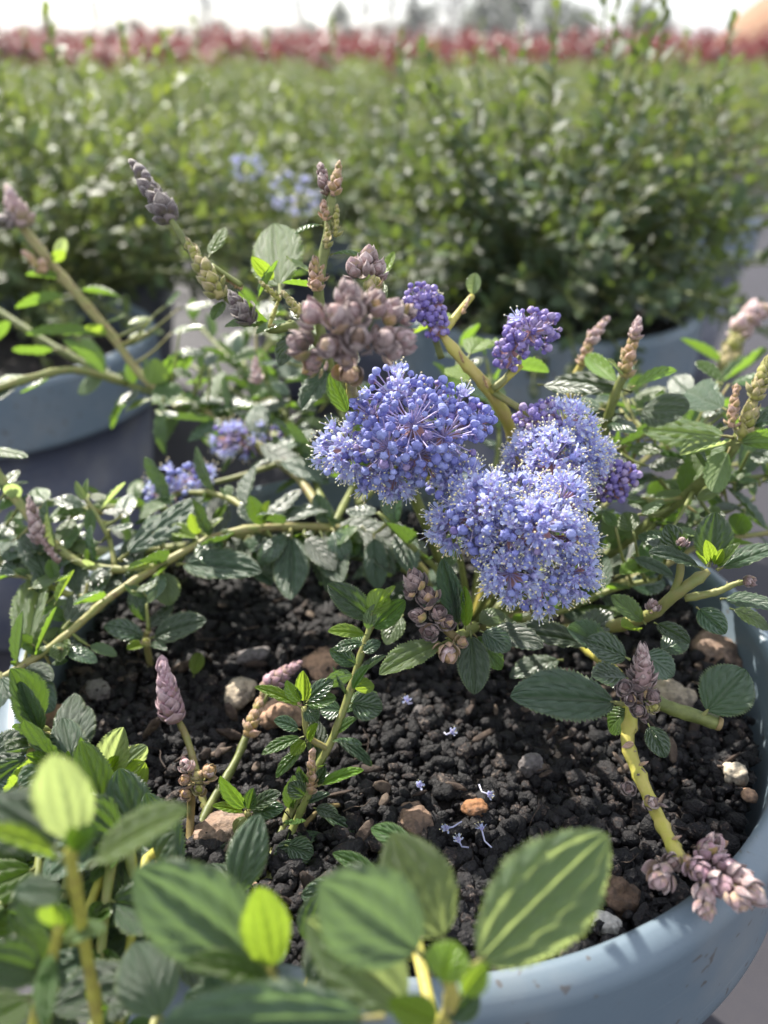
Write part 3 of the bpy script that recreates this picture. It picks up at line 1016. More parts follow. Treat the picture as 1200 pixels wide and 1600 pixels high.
# --- flower clusters ---------------------------------------------------
def cluster(core, umbels, kind='blue', seed=0, stalk=None):
    """core: (px,py,d); umbels: (px, py, dd, radius px, open fraction, count)"""
    r = random.Random(seed)
    c3 = P(*core)
    T_ = T()
    pend = []
    for (ux, uy, dd, rp, op, cnt) in umbels:
        u3 = P(ux, uy, core[2] + dd)
        rad = rp / F * core[2] * r.uniform(0.72, 1.12)
        u3 = u3 + Vector((r.uniform(-1, 1), r.uniform(-1, 1), r.uniform(-1, 1))) * 0.0022
        dirn = (u3 - c3)
        if dirn.length < 1e-4:
            dirn = CAM_B.copy()
        dirn = (dirn.normalized() + CAM_B * 0.35).normalized()
        org = u3 - dirn * rad * 0.62
        V, Fc = tube(spline([c3, (c3 + org) / 2 + Vector((0, 0, 0.001)), org], 6), [0.0008, 0.0007, 0.0006, 0.0006, 0.0006, 0.0007], 6)
        T_.add(V, Fc, None, 1)
        px, py = perp(dirn), dirn.cross(perp(dirn))
        for b in range(3):                                          # rosy bracts under the umbel
            a = b * 1.256 + r.random()
            s = px * math.cos(a) + py * math.sin(a)
            m = leaf_matrix(org, org + (dirn * 0.55 + s).normalized() * 0.0052, dirn, 1.0)
            V = [m @ Vector(p) for p in [(0, 0, 0), (-0.2, 0.35, 0.03), (0, 0.4, -0.03), (0.2, 0.35, 0.03), (-0.17, 0.7, 0.06), (0, 0.72, 0), (0.17, 0.7, 0.06), (0, 1, 0.05)]]
            T_.add(V, [(0, 2, 1), (0, 3, 2), (1, 2, 5, 4), (2, 3, 6, 5), (4, 5, 7), (5, 6, 7)], None, 1)
        cnt = int(cnt * 1.6)
        for k in range(cnt):
            z = 1 - (k + 0.5) / cnt * 1.32
            a = k * 2.39996 + r.uniform(-0.25, 0.25)
            s = math.sqrt(max(0, 1 - z * z))
            d = (dirn * z + (px * math.cos(a) + py * math.sin(a)) * s)
            d = (d + Vector((r.uniform(-1, 1), r.uniform(-1, 1), r.uniform(-1, 1))) * 0.12).normalized()
            ln = rad * r.choice((r.uniform(0.62, 0.9), r.uniform(0.85, 1.06), r.uniform(0.9, 1.1)))
            e = org + d * ln
            V, Fc = tube([org, org + d * ln * 0.5 + Vector((0, 0, r.uniform(-1, 1) * 0.0004)), e], [0.00022, 0.00018, 0.00026], 4, cap=False)
            T_.add(V, Fc, None, 0)
            q = d.to_track_quat('Z', 'Y').to_matrix().to_4x4() @ Matrix.Rotation(r.random() * 6.28, 4, 'Z')
            if r.random() < op:
                sc = 0.001 * r.uniform(0.92, 1.28)
                pend.append(('open_flower', FLOWER[r.randrange(4)], Matrix.Translation(e) @ q @ Matrix.Scale(sc, 4)))
            else:
                sc = (0.00124 if kind == 'blue' else 0.00112) * r.uniform(0.62, 1.18)
                kk = kind
                if kind == 'blue' and r.random() < 0.06:
                    kk = 'violet'
                pend.append(('flower_bud', BUD[kk][r.randrange(2)], Matrix.Translation(e) @ q @ Matrix.Scale(sc, 4)))
    if stalk:
        V, Fc = tube(spline(to3(stalk) + [c3], 10), [0.0013 - 0.00004 * i for i in range(10)], 8)
        T_.add(V, Fc, None, 2)
    T_.freeze([M['pedicel'], M['bract'], M['stem']])
    T_.V = T_.V - np.array(wloc(shrub), dtype=np.float32)
    o = part('flower_cluster', raw_mesh('flower_cluster', T_.V, T_.LV, T_.LT, T_.UV, T_.MI, T_.mats), shrub, Matrix.Translation(wloc(shrub)))
    for kind_, t, m in pend:
        REC[kind_].append((t, m, o))
    return o


# A: dense, mostly unopened, upper left
cluster((650, 690, 0.252), [
    (562, 640, -0.012, 46, 0.10, 24), (612, 612, -0.008, 44, 0.25, 22), (672, 606, -0.006, 42, 0.10, 22), (722, 628, -0.006, 42, 0.02, 22),
    (590, 690, -0.020, 46, 0.05, 26), (655, 655, -0.022, 46, 0.0, 26), (712, 676, -0.018, 46, 0.0, 26), (762, 668, -0.008, 30, 0.0, 16),
    (650, 715, -0.018, 44, 0.1, 24), (528, 700, -0.006, 42, 0.85, 18), (565, 742, -0.006, 42, 0.8, 18), (620, 745, -0.008, 38, 0.5, 18), (690, 728, -0.006, 36, 0.2, 16)],
    'blue', 1, [(735, 985, 0.328), (720, 880, 0.30), (690, 780, 0.27)])
# B: open, upper right, a little behind
cluster((870, 720, 0.268), [
    (822, 690, -0.010, 42, 1.0, 17), (878, 660, -0.008, 42, 0.95, 17), (925, 690, -0.006, 42, 0.85, 18), (868, 716, -0.022, 46, 0.95, 20),
    (915, 730, -0.010, 38, 0.9, 16), (805, 728, -0.008, 36, 0.9, 14), (945, 712, 0.004, 30, 0.6, 12)],
    'blue', 2, [(735, 985, 0.328), (790, 860, 0.30), (840, 770, 0.285)])
# C: large, nearest, half open
cluster((815, 850, 0.245), [
    (712, 752, -0.004, 40, 0.75, 18), (700, 812, -0.010, 44, 0.75, 20), (752, 782, -0.018, 44, 0.6, 22), (815, 770, -0.014, 46, 0.85, 20),
    (885, 775, -0.010, 46, 0.95, 19), (745, 850, -0.016, 42, 0.5, 20), (795, 838, -0.024, 46, 0.22, 24), (860, 830, -0.026, 44, 0.6, 22),
    (915, 850, -0.012, 44, 0.9, 18), (800, 905, -0.020, 46, 0.75, 20), (855, 925, -0.016, 46, 0.85, 19), (915, 915, -0.010, 42, 0.9, 18), (725, 790, -0.02, 36, 0.3, 16)],
    'blue', 3, [(735, 985, 0.328), (770, 940, 0.29), (800, 890, 0.262)])
# small unopened violet ones
cluster((828, 530, 0.268), [(800, 548, -0.006, 26, 0, 18), (838, 520, -0.008, 30, 0.04, 22), (860, 500, -0.004, 24, 0.08, 16), (815, 525, -0.006, 24, 0, 16)], 'violet', 4, [(770, 608, 0.27), (795, 585, 0.268)])
cluster((665, 490, 0.275), [(650, 475, -0.006, 28, 0, 20), (682, 490, -0.006, 28, 0, 20), (665, 462, -0.002, 26, 0.05, 16), (690, 510, -0.004, 20, 0, 12)], 'violet', 5, [(690, 560, 0.28), (680, 530, 0.278)])
cluster((955, 755, 0.275), [(945, 740, -0.006, 28, 0, 20), (970, 745, -0.006, 26, 0, 18), (955, 768, -0.006, 24, 0, 16)], 'violet', 6, [(870, 850, 0.31), (930, 790, 0.285)])
cluster((840, 655, 0.262), [(838, 648, -0.006, 26, 0, 20), (858, 640, -0.002, 22, 0, 14)], 'violet', 7, [(770, 612, 0.272), (812, 638, 0.268)])
# out of focus ones at the back left
cluster((270, 768, 0.350), [(240, 778, -0.006, 36, 0.4, 14), (275, 760, -0.008, 36, 0.6, 14), (315, 738, -0.004, 28, 0.5, 12)], 'blue', 8, [(450, 720, 0.355), (360, 748, 0.352)])
cluster((380, 690, 0.372), [(350, 690, -0.006, 26, 0.4, 14), (385, 680, -0.006, 28, 0.2, 14), (420, 688, -0.004, 22, 0.3, 10), (368, 665, 0, 20, 0.2, 8)], 'violet', 9, [(480, 760, 0.36), (420, 715, 0.37)])

# --- bud-bearing shoots (photo measurements: px, py, metres) ------------------
B_ = (735, 985, 0.328)
# long shoot to the upper-left spike
s1, sp = make_stem([B_, (640, 760, 0.31), (545, 590, 0.285), (470, 515, 0.272), (420, 512, 0.27), (352, 462, 0.272), (300, 395, 0.274), (262, 335, 0.275)], 0.0022, 0.0011)
bud_spike((268, 345, 0.275), (205, 250, 0.278), 46, 'bud_grey', 34)
bud_spike((345, 465, 0.268), (290, 372, 0.27), 42, 'bud_green', 26, sc=0.55)
bud_spike((395, 505, 0.262), (362, 462, 0.26), 40, 'bud_grey', 18, sc=0.6)
bud_spike((378, 452, 0.275), (340, 425, 0.277), 14, 'bud_tan', 6)
s, _ = make_stem([(330, 415, 0.274), (378, 447, 0.275)], 0.0009, 0.0009, nodes=False)
leaf(s1, (326, 402, 0.276), (352, 356, 0.28), 'pale', 24, 'S', 5, 'hi')
leaf(s1, (438, 458, 0.27), (428, 352, 0.268), 'pale', 50, 'S', 0, 'hi')
leaf(s1, (430, 440, 0.268), (392, 400, 0.262), 'young', 26, (-0.5, 0.3, 0.5), 2, 'hi')
leaf(s1, (400, 470, 0.264), (440, 410, 0.262), 'mid', 26, (-0.7, 0.4, 0.4), 2)
leaf(s1, (425, 512, 0.268), (375, 452, 0.262), 'mid', 22, (-0.7, 0.5, 0.3), 2)
leaf(s1, (440, 505, 0.27), (350, 490, 0.262), 'pale', 40, (0, 0.7, 0.6), 1)
leaf(s1, (455, 500, 0.266), (400, 520, 0.258), 'pale', 36, (0, 0.9, 0.35), 0)
leaf(s1, (465, 515, 0.272), (435, 560, 0.262), 'leaf', 40, (0.2, 0.5, 0.8), 1)
leaf(s1, (352, 468, 0.272), (332, 500, 0.268), 'mid', 26, (0, 0.7, 0.6), 0)
leaf(s1, (520, 570, 0.28), (470, 640, 0.27), 'leaf', 45, (0.2, 0.6, 0.7), 0)
bud_spike((438, 470, 0.255), (405, 438, 0.254), 18, 'bud_green', 9)
bud_spike((475, 495, 0.25), (440, 455, 0.25), 26, 'bud_green', 14, sc=0.55)
bud_spike((420, 512, 0.256), (440, 455, 0.258), 14, 'bud_green', 7)
# upright shoot
s2, sp = make_stem([(560, 640, 0.295), (510, 560, 0.276), (498, 455, 0.264), (506, 400, 0.262), (518, 330, 0.262), (517, 300, 0.262)], 0.0019, 0.0013)
bud_spike((512, 305, 0.262), (500, 258, 0.262), 24, 'bud_mauve', 16, sc=0.7)
bud_spike((520, 305, 0.260), (530, 255, 0.261), 24, 'bud_tan', 16, sc=0.7)
bud_spike((508, 345, 0.260), (506, 315, 0.258), 18, 'bud_tan', 8, sc=0.7)
bud_spike((524, 370, 0.260), (527, 318, 0.260), 18, 'bud_green', 10, sc=0.7)
bud_spike((510, 388, 0.259), (512, 350, 0.258), 18, 'bud_green', 8, sc=0.7)
bud_spike((492, 455, 0.258), (492, 405, 0.256), 26, 'bud_tan', 14, sc=0.7)
bud_spike((500, 440, 0.262), (503, 398, 0.262), 20, 'bud_tan', 10, sc=0.7)
leaf(s2, (505, 352, 0.262), (455, 345, 0.256), 'mid', 26, (0.1, 0.95, 0.1), 4, 'hi')
leaf(s2, (515, 398, 0.262), (572, 378, 0.258), 'mid', 24, (0.1, 0.95, 0.15), 4, 'hi')
leaf(s2, (500, 430, 0.264), (443, 412, 0.268), 'pale', 24, (0, 0.9, 0.2), 3)
leaf(s2, (497, 450, 0.264), (440, 440, 0.255), 'mid', 20, (0.1, 0.9, -0.3), 0)
leaf(s2, (590, 440, 0.27), (622, 400, 0.272), 'young', 24, (-0.3, 0.6, 0.5), 3)

# fat pink bud knobs, close to the lens
s3, _ = make_stem([(690, 760, 0.30), (600, 690, 0.285), (556, 630, 0.255), (549, 590, 0.222), (552, 540, 0.195)], 0.0018, 0.0014, 'stem_y')
k = 0
for (x, y, dd, w, mk, dr) in [
    (545, 458, 0, 62, 'bud_mauve', (0, 1, 0.3)), (488, 488, 0, 58, 'bud_pink', (-0.5, 0.8, 0.3)), (525, 492, -0.006, 60, 'bud_pink', (-0.2, 0.7, 0.7)), (585, 470, 0.004, 58, 'bud_mauve', (0.3, 0.9, 0.2)),
    (610, 485, 0.004, 55, 'bud_pink', (0.5, 0.8, 0.2)), (466, 535, 0.003, 58, 'bud_mauve', (-0.9, 0.3, 0.3)), (515, 540, -0.004, 56, 'bud_pink', (-0.4, 0.1, 0.8)), (560, 528, -0.008, 62, 'bud_mauve', (0, 0.2, 0.9)),
    (600, 530, -0.004, 58, 'bud_mauve', (0.4, 0.1, 0.8)), (632, 530, 0.004, 56, 'bud_pink', (0.9, 0.3, 0.2)), (552, 488, -0.006, 60, 'bud_mauve', (0.1, 0.5, 0.8)), (490, 566, 0.006, 46, 'bud_pink', (-0.6, -0.5, 0.4)),
    (540, 560, 0, 46, 'bud_pink', (-0.1, -0.6, 0.7)), (615, 548, 0.003, 50, 'bud_pink', (0.6, -0.2, 0.5)), (635, 490, 0.012, 44, 'bud_mauve', (0.9, 0.5, 0)), (485, 575, 0.012, 40, 'bud_green', (-0.7, -0.4, 0.2)),
    (575, 400, 0.04, 44, 'bud_mauve', (0.1, 1, 0.1)), (556, 418, 0.035, 48, 'bud_mauve', (-0.3, 0.9, 0.3)), (590, 420, 0.04, 40, 'bud_mauve', (0.4, 0.9, 0.1)), (585, 445, 0.035, 40, 'bud_green', (0.4, 0.6, 0.3))]:
    bud_ball((x, y, 0.188 + dd), w, mk, dr, n=9, seed=500 + k)
    k += 1
bud_ball((548, 585, 0.20), 52, 'bud_tan', (0, -0.3, 0.6), 8, 530)
leaf(s3, (600, 440, 0.235), (596, 470, 0.225), 'pale', 18, (0.3, 0.5, 0.6), 1)
leaf(s3, (545, 650, 0.222), (518, 582, 0.222), 'mid', 34, (-0.4, -0.1, 0.9), 2, 'hi')

# thick yellow stem behind flower A and its forks
s4, _ = make_stem([B_, (800, 800, 0.31), (800, 680, 0.285), (760, 605, 0.272), (725, 565, 0.27), (690, 522, 0.272)], 0.0022, 0.0017, 'stem_y')
make_stem([(768, 612, 0.272), (795, 588, 0.268), (815, 570, 0.267)], 0.0014, 0.0011, 'stem_y', False)
make_stem([(690, 524, 0.272), (715, 490, 0.276), (738, 462, 0.28)], 0.0014, 0.0010, 'stem_y', False)
leaf(s4, (738, 464, 0.28), (742, 428, 0.282), 'pale', 26, (0.2, 0.2, 0.9), 2)
bud_spike((722, 490, 0.275), (735, 462, 0.276), 12, 'bud_tan', 6)
leaf(s4, (715, 492, 0.28), (640, 520, 0.30), 'young', 40, (0, 0.7, 0.5), 0)
leaf(s4, (730, 560, 0.29), (770, 500, 0.32), 'young', 60, (0, 0.4, 0.8), 1)
leaf(s4, (735, 600, 0.29), (700, 550, 0.31), 'young', 50, (0, 0.4, 0.8), 1)
for px_, py_ in ((724, 566), (762, 606)):
    bud_spike((px_, py_, 0.268), (px_ - 8, py_ - 20, 0.266), 9, 'bud_tan', 5)

# right-hand shoots
s5, sp = make_stem([B_, (880, 860, 0.325), (930, 720, 0.305), (960, 620, 0.288), (978, 580, 0.283)], 0.002, 0.0014, 'stem')
bud_spike((975, 590, 0.282), (998, 497, 0.284), 30, 'bud_tan', 26, sc=0.6)
bud_spike((990, 530, 0.281), (998, 496, 0.282), 24, 'bud_pink', 14, sc=0.6)
s6, sp = make_stem([(880, 860, 0.325), (880, 700, 0.32), (895, 600, 0.312), (915, 560, 0.308)], 0.0018, 0.0013, 'stem_y')
bud_spike((908, 572, 0.306), (925, 520, 0.307), 26, 'bud_tan', 16, sc=0.6)
bud_spike((918, 535, 0.306), (952, 494, 0.308), 26, 'bud_pink', 16, sc=0.6)
leaf(s5, (985, 610, 0.285), (868, 592, 0.29), 'leaf', 36, 'S', 0, 'hi')
leaf(s5, (945, 640, 0.285), (870, 628, 0.275), 'leaf', 44, 'S', 1, 'hi')
leaf(s5, (975, 590, 0.283), (950, 560, 0.276), 'pale', 26, (-0.2, 0.5, 0.6), 0)
leaf(s5, (968, 600, 0.284), (918, 562, 0.285), 'young', 20, 'S', 2)
leaf(s5, (985, 605, 0.284), (1060, 585, 0.28), 'mid', 34, (0, 0.85, -0.3), 2, 'hi')
leaf(s5, (995, 640, 0.288), (1078, 640, 0.278), 'leaf', 70, 'S', 0, 'hi')
leaf(s5, (975, 645, 0.29), (880, 665, 0.28), 'leaf', 40, 'S', 0)
leaf(s5, (840, 600, 0.285), (935, 610, 0.30), 'leaf', 34, 'S', 0)
leaf(s5, (790, 570, 0.285), (860, 590, 0.30), 'mid', 22, (0, 0.8, -0.3), 2)
s7, sp = make_stem([B_, (900, 900, 0.325), (1040, 800, 0.30), (1120, 730, 0.28), (1150, 690, 0.272), (1180, 620, 0.268), (1192, 590, 0.268)], 0.002, 0.0015, 'stem')
bud_spike((1160, 690, 0.268), (1180, 612, 0.266), 44, 'bud_green', 26, sc=0.5)
bud_spike((1178, 625, 0.264), (1200, 560, 0.264), 38, 'bud_green', 24, sc=0.55)
bud_spike((1142, 668, 0.266), (1152, 598, 0.266), 26, 'bud_tan', 16, sc=0.55)
leaf(s7, (1145, 682, 0.27), (1005, 672, 0.262), 'pale', 54, 'S', 0, 'hi')
leaf(s7, (1140, 690, 0.27), (1062, 722, 0.258), 'pale', 34, (-0.3, 0.75, 0.5), 2, 'hi')
leaf(s7, (1150, 692, 0.268), (1240, 690, 0.258), 'mid', 54, (0, 0.6, -0.5), 0, 'hi')
leaf(s7, (1165, 670, 0.268), (1230, 640, 0.262), 'leaf', 50, (0.1, 0.8, 0.5), 0, 'hi')
leaf(s7, (1120, 640, 0.28), (1058, 592, 0.285), 'leaf', 50, 'S', 1)
leaf(s7, (1135, 640, 0.275), (1080, 612, 0.27), 'leaf', 40, 'S', 1)
leaf(s7, (1140, 700, 0.272), (1110, 770, 0.262), 'mid', 50, (0.2, 0.3, -0.8), 0)
leaf(s7, (1130, 600, 0.30), (1085, 570, 0.31), 'mid', 26, (0, 0.9, 0.2), 2)
auto_leaves(s7, sp, 0.022, 0.016, 0.25, 0.8, ('leaf', 'mid'), 0.25, seed=41)
auto_leaves(s5, sp=spline(to3([B_, (880, 860, 0.325), (930, 720, 0.305), (960, 620, 0.288)]), 20), L=0.022, spacing=0.014, start=0.2, end=0.95, seed=42)
s8, sp = make_stem([(1040, 800, 0.31), (1090, 680, 0.38), (1130, 580, 0.42), (1150, 500, 0.43)], 0.002, 0.0022, 'stem')
bud_spike((1130, 590, 0.42), (1160, 500, 0.42), 46, 'bud_green', 16)
bud_spike((1150, 530, 0.42), (1180, 470, 0.425), 44, 'bud_pink', 18)
bud_spike((1160, 500, 0.42), (1210, 480, 0.425), 40, 'bud_pink', 14)
leaf(s8, (1135, 570, 0.42), (1060, 535, 0.42), 'mid', 24, (0, 0.95, -0.1), 2)
leaf(s8, (1120, 600, 0.40), (1200, 560, 0.42), 'mid', 30, (0, 0.95, 0.2), 2)

# rosette shoot at the right edge
s9, _ = make_stem([B_, (900, 985, 0.30), (1000, 968, 0.265), (1060, 925, 0.25), (1108, 892, 0.246)], 0.0022, 0.0016, 'stem')
s9b, _ = make_stem([(1050, 935, 0.252), (1062, 900, 0.248), (1064, 868, 0.246)], 0.0013, 0.0011, 'stem', False)
s9c, _ = make_stem([(1070, 935, 0.252), (1120, 925, 0.248), (1150, 912, 0.245), (1172, 909, 0.243)], 0.0012, 0.0006, 'stem')
leaf(s9, (1108, 886, 0.246), (1118, 800, 0.244), 'leaf', 66, (0.2, 0.25, 0.9), 0, 'hi')
leaf(s9, (1100, 888, 0.245), (1015, 862, 0.236), 'leaf', 50, (0, 0.75, 0.6), 0, 'hi')
leaf(s9b, (1065, 872, 0.246), (1045, 822, 0.242), 'leaf', 46, (-0.2, 0.3, 0.9), 1, 'hi')
leaf(s9, (1120, 890, 0.245), (1215, 855, 0.238), 'leaf', 50, (0.1, 0.8, 0.5), 0, 'hi')
leaf(s9, (1112, 880, 0.244), (1100, 840, 0.238), 'young', 22, (-0.2, 0.4, 0.8), 2, 'hi')
leaf(s9, (1115, 884, 0.243), (1130, 856, 0.240), 'young', 18, (0.4, 0.4, 0.8), 2, 'hi')
leaf(s9, (1104, 884, 0.243), (1084, 866, 0.238), 'young', 18, (-0.3, 0.7, 0.6), 2, 'hi')
leaf(s9, (1118, 890, 0.243), (1160, 850, 0.240), 'mid', 24, (0.2, 0.7, 0.5), 2)
leaf(s9b, (1062, 870, 0.246), (1018, 838, 0.244), 'leaf', 30, (0, 0.7, 0.6), 1)
bud_ball((1066, 846, 0.240), 22, 'bud_mauve', (0, 1, 0.2), 7, 71)
bud_ball((1172, 908, 0.242), 26, 'bud_mauve', (0.8, -0.1, 0.3), 7, 72)
leaf(s9, (1088, 948, 0.25), (1134, 990, 0.242), 'leaf', 44, (-0.2, 0.5, 0.8), 0, 'hi')
leaf(s9, (1022, 972, 0.256), (1078, 1004, 0.246), 'leaf', 34, (-0.1, 0.7, 0.7), 0, 'hi')
leaf(s9c, (1125, 935, 0.25), (1215, 935, 0.24), 'leaf', 40, (0, 0.8, 0.6), 1)
leaf(s9c, (1140, 950, 0.255), (1210, 975, 0.25), 'mid', 36, (0, 0.8, 0.6), 1)
leaf(s9, (1010, 975, 0.26), (955, 930, 0.262), 'mid', 40, (0, 0.6, 0.7), 0)
leaf(s9, (1000, 985, 0.262), (968, 985, 0.25), 'young', 30, (-0.2, 0.6, 0.7), 2)
leaf(s9, (985, 870, 0.27), (1050, 890, 0.28), 'leaf', 30, 'S', 1)
leaf(s9, (960, 900, 0.28), (1040, 880, 0.30), 'young', 46, (0, 0.7, 0.6), 0)
bud_ball((1020, 945, 0.252), 26, 'bud_mauve', 'S', 8, 73)

# lower right: cut yellow stem, hero leaf, bud spike, pink knobs over the rim
s10, _ = make_stem([(905, 1000, 0.29), (960, 1050, 0.26), (985, 1110, 0.242), (980, 1160, 0.236), (1000, 1215, 0.232), (1025, 1270, 0.224), (1050, 1320, 0.212), (1066, 1345, 0.207)], 0.0021, 0.0016, 'stem_y')
for (bx, by, tx, ty, d, w_, mk_) in ((990, 1162, 972, 1168, 0.2335, 12, 'bud_tan'), (998, 1196, 1014, 1190, 0.2295, 9, 'bud_tan'), (1002, 1200, 1010, 1208, 0.2285, 6, 'bud_brown'), (1030, 1256, 1044, 1262, 0.221, 10, 'bud_brown'), (1000, 1120, 1012, 1132, 0.234, 10, 'bud_brown'), (1050, 1312, 1066, 1306, 0.211, 9, 'bud_tan')):
    REC['stipule'].append((SCALE[mk_][0], leaf_matrix(P(bx, by, d), P(tx, ty, d - 0.001), CAM_B, w_ / 14), s10))
s11, _ = make_stem([(1005, 1085, 0.244), (1045, 1105, 0.242), (1085, 1118, 0.240), (1124, 1131, 0.238)], 0.0019, 0.0021, 'stem', False)
V, Fc = tube([P(1120, 1129.5, 0.238), P(1127, 1132, 0.2378)], [0.00215, 0.0019], 10)
wpart('cut_end', V, Fc, [M['stem_b']], s11)
bud_spike((1000, 1092, 0.232), (1004, 1008, 0.231), 66, 'bud_brown', 34, sc=0.36, flare=0.5)
bud_spike((1006, 1076, 0.230), (1004, 1008, 0.229), 56, 'bud_mauve', 20, sc=0.36, flare=0.5)
for (x, y, w, mk) in [(976, 1075, 36, 'bud_brown'), (1020, 1088, 36, 'bud_brown'), (998, 1110, 30, 'bud_brown'), (1022, 1105, 26, 'bud_green'), (982, 1232, 28, 'bud_brown'), (1020, 1254, 30, 'bud_mauve'), (985, 1092, 30, 'bud_brown')]:
    bud_ball((x, y, 0.228 if y < 1200 else 0.222), w, mk, (-0.2 if x < 1000 else 0.3, 0.3, 0.8), 10, int(x))
leaf(s10, (975, 1098, 0.236), (798, 1086, 0.228), 'leaf', 104, (0.05, 0.62, 0.75), 0, 'hi')
leaf(s11, (1098, 1118, 0.238), (1168, 1042, 0.235), 'leaf', 92, (0.15, 0.35, 0.9), 1, 'hi')
leaf(s10, (1012, 1130, 0.235), (1040, 1184, 0.229), 'leaf', 40, (0.1, 0.3, 0.9), 0, 'hi')
leaf(s10, (985, 1030, 0.25), (915, 1000, 0.25), 'leaf', 60, (0, 0.6, 0.8), 0, 'hi')
leaf(s10, (1000, 1020, 0.25), (1060, 1050, 0.245), 'leaf', 60, (0.2, 0.5, 0.8), 1)
leaf(s10, (985, 1060, 0.245), (925, 1055, 0.24), 'leaf', 60, (0, 0.7, 0.7), 0)
leaf(s10, (960, 1015, 0.26), (880, 985, 0.255), 'leaf', 60, (0, 0.6, 0.8), 2)
leaf(s10, (930, 1010, 0.27), (800, 985, 0.258), 'leaf', 60, (0, 0.75, 0.65), 0, 'hi')
leaf(s10, (985, 1108, 0.24), (940, 1140, 0.245), 'mid', 50, (0, 0.6, 0.7), 1)
leaf(s10, (1030, 1020, 0.26), (1075, 990, 0.26), 'leaf', 46, (0.1, 0.6, 0.7), 1)
leaf(s10, (900, 1005, 0.285), (960, 960, 0.285), 'leaf', 60, (0, 0.6, 0.8), 2)
leaf(s10, (880, 1030, 0.28), (800, 1040, 0.268), 'leaf', 46, (0, 0.75, 0.65), 1)
k = 0
for (x, y, dd, w, mk, dr) in [
    (1032, 1372, 0, 56, 'bud_pink', (-0.6, -0.3, 0.7)), (1052, 1348, 0.002, 32, 'bud_mauve', (-0.3, 0, 0.8)), (1095, 1362, -0.004, 50, 'bud_lilac', (0.1, 0, 0.9)), (1106, 1330, 0.004, 50, 'bud_lilac', (0.4, 0.7, 0.4)),
    (1120, 1318, 0.006, 44, 'bud_pink', (0.6, 0.7, 0.2)), (1135, 1352, 0.0, 46, 'bud_lilac', (0.6, 0.3, 0.6)), (1128, 1384, -0.008, 52, 'bud_lilac', (0.3, -0.2, 0.9)), (1105, 1400, -0.008, 46, 'bud_pink', (0.0, -0.7, 0.6)),
    (1104, 1425, -0.010, 40, 'bud_pink', (-0.1, -0.9, 0.4)), (1160, 1372, -0.006, 54, 'bud_pink', (0.7, 0.2, 0.5)), (1178, 1396, -0.012, 56, 'bud_pink', (0.8, -0.2, 0.5)), (1155, 1408, -0.012, 50, 'bud_pink', (0.5, -0.7, 0.5)), (1075, 1345, 0.0, 28, 'bud_tan', (0.2, 0.8, 0.5))]:
    bud_ball((x, y, 0.202 + dd), w, mk, dr, 9, 600 + k)
    k += 1
make_stem([(1060, 1335, 0.209), (1100, 1365, 0.202), (1150, 1390, 0.194)], 0.0014, 0.001, 'stem', False)

# centre: brown spike, tufted leaves under flower C
s12, _ = make_stem([B_, (740, 980, 0.29), (725, 990, 0.25), (705, 1000, 0.24)], 0.0017, 0.0015, 'stem')
for (x, y, w, dr) in [(648, 905, 46, (-0.3, 0.9, 0.2)), (668, 930, 44, (-0.2, 0.7, 0.5)), (652, 962, 36, (-0.8, 0.2, 0.4)), (686, 958, 36, (0.1, 0.6, 0.6)), (672, 988, 34, (-0.5, 0.1, 0.7)), (700, 972, 32, (0.3, 0.5, 0.6)), (640, 925, 26, (-0.7, 0.6, 0.2))]:
    bud_ball((x, y, 0.234), w, 'bud_brown', dr, 12, int(x + y))
make_stem([(715, 1000, 0.238), (690, 975, 0.238), (665, 935, 0.237)], 0.0013, 0.0011, 'stem_b', False)
bud_ball((700, 1022, 0.234), 44, 'bud_tan', (0, -0.5, 0.7), 10, 90)
bud_ball((722, 1003, 0.236), 26, 'bud_tan', (0.4, 0.3, 0.7), 7, 91)
leaf(s12, (700, 1000, 0.238), (592, 1052, 0.228), 'pale', 56, (-0.1, 0.75, 0.65), 0, 'hi')
leaf(s12, (735, 985, 0.24), (742, 1085, 0.232), 'leaf', 58, (0.35, 0.35, 0.85), 0, 'hi')
leaf(s12, (718, 975, 0.24), (692, 870, 0.238), 'leaf', 44, (-0.1, 0.2, 0.95), 2, 'hi')
leaf(s12, (728, 985, 0.24), (724, 912, 0.236), 'young', 22, (0.3, 0.1, 0.9), 2, 'hi')
leaf(s12, (715, 985, 0.238), (712, 890, 0.240), 'leaf', 40, (-0.6, 0.1, 0.8), 2, 'hi')
leaf(s12, (750, 985, 0.245), (800, 1010, 0.24), 'leaf', 50, (0, 0.6, 0.8), 1)
leaf(s12, (760, 980, 0.25), (850, 1010, 0.245), 'leaf', 50, (0.1, 0.6, 0.8), 0)
leaf(s12, (700, 1010, 0.245), (640, 1010, 0.25), 'mid', 30, (0, 0.7, 0.6), 1)
leaf(s12, (740, 990, 0.25), (790, 1045, 0.246), 'mid', 40, (0, 0.5, 0.8), 1)
leaf(s12, (745, 975, 0.26), (790, 950, 0.262), 'pale', 40, (0, 0.6, 0.7), 1)
leaf(s12, (630, 960, 0.27), (600, 1000, 0.262), 'pale', 40, (0, 0.7, 0.6), 1)

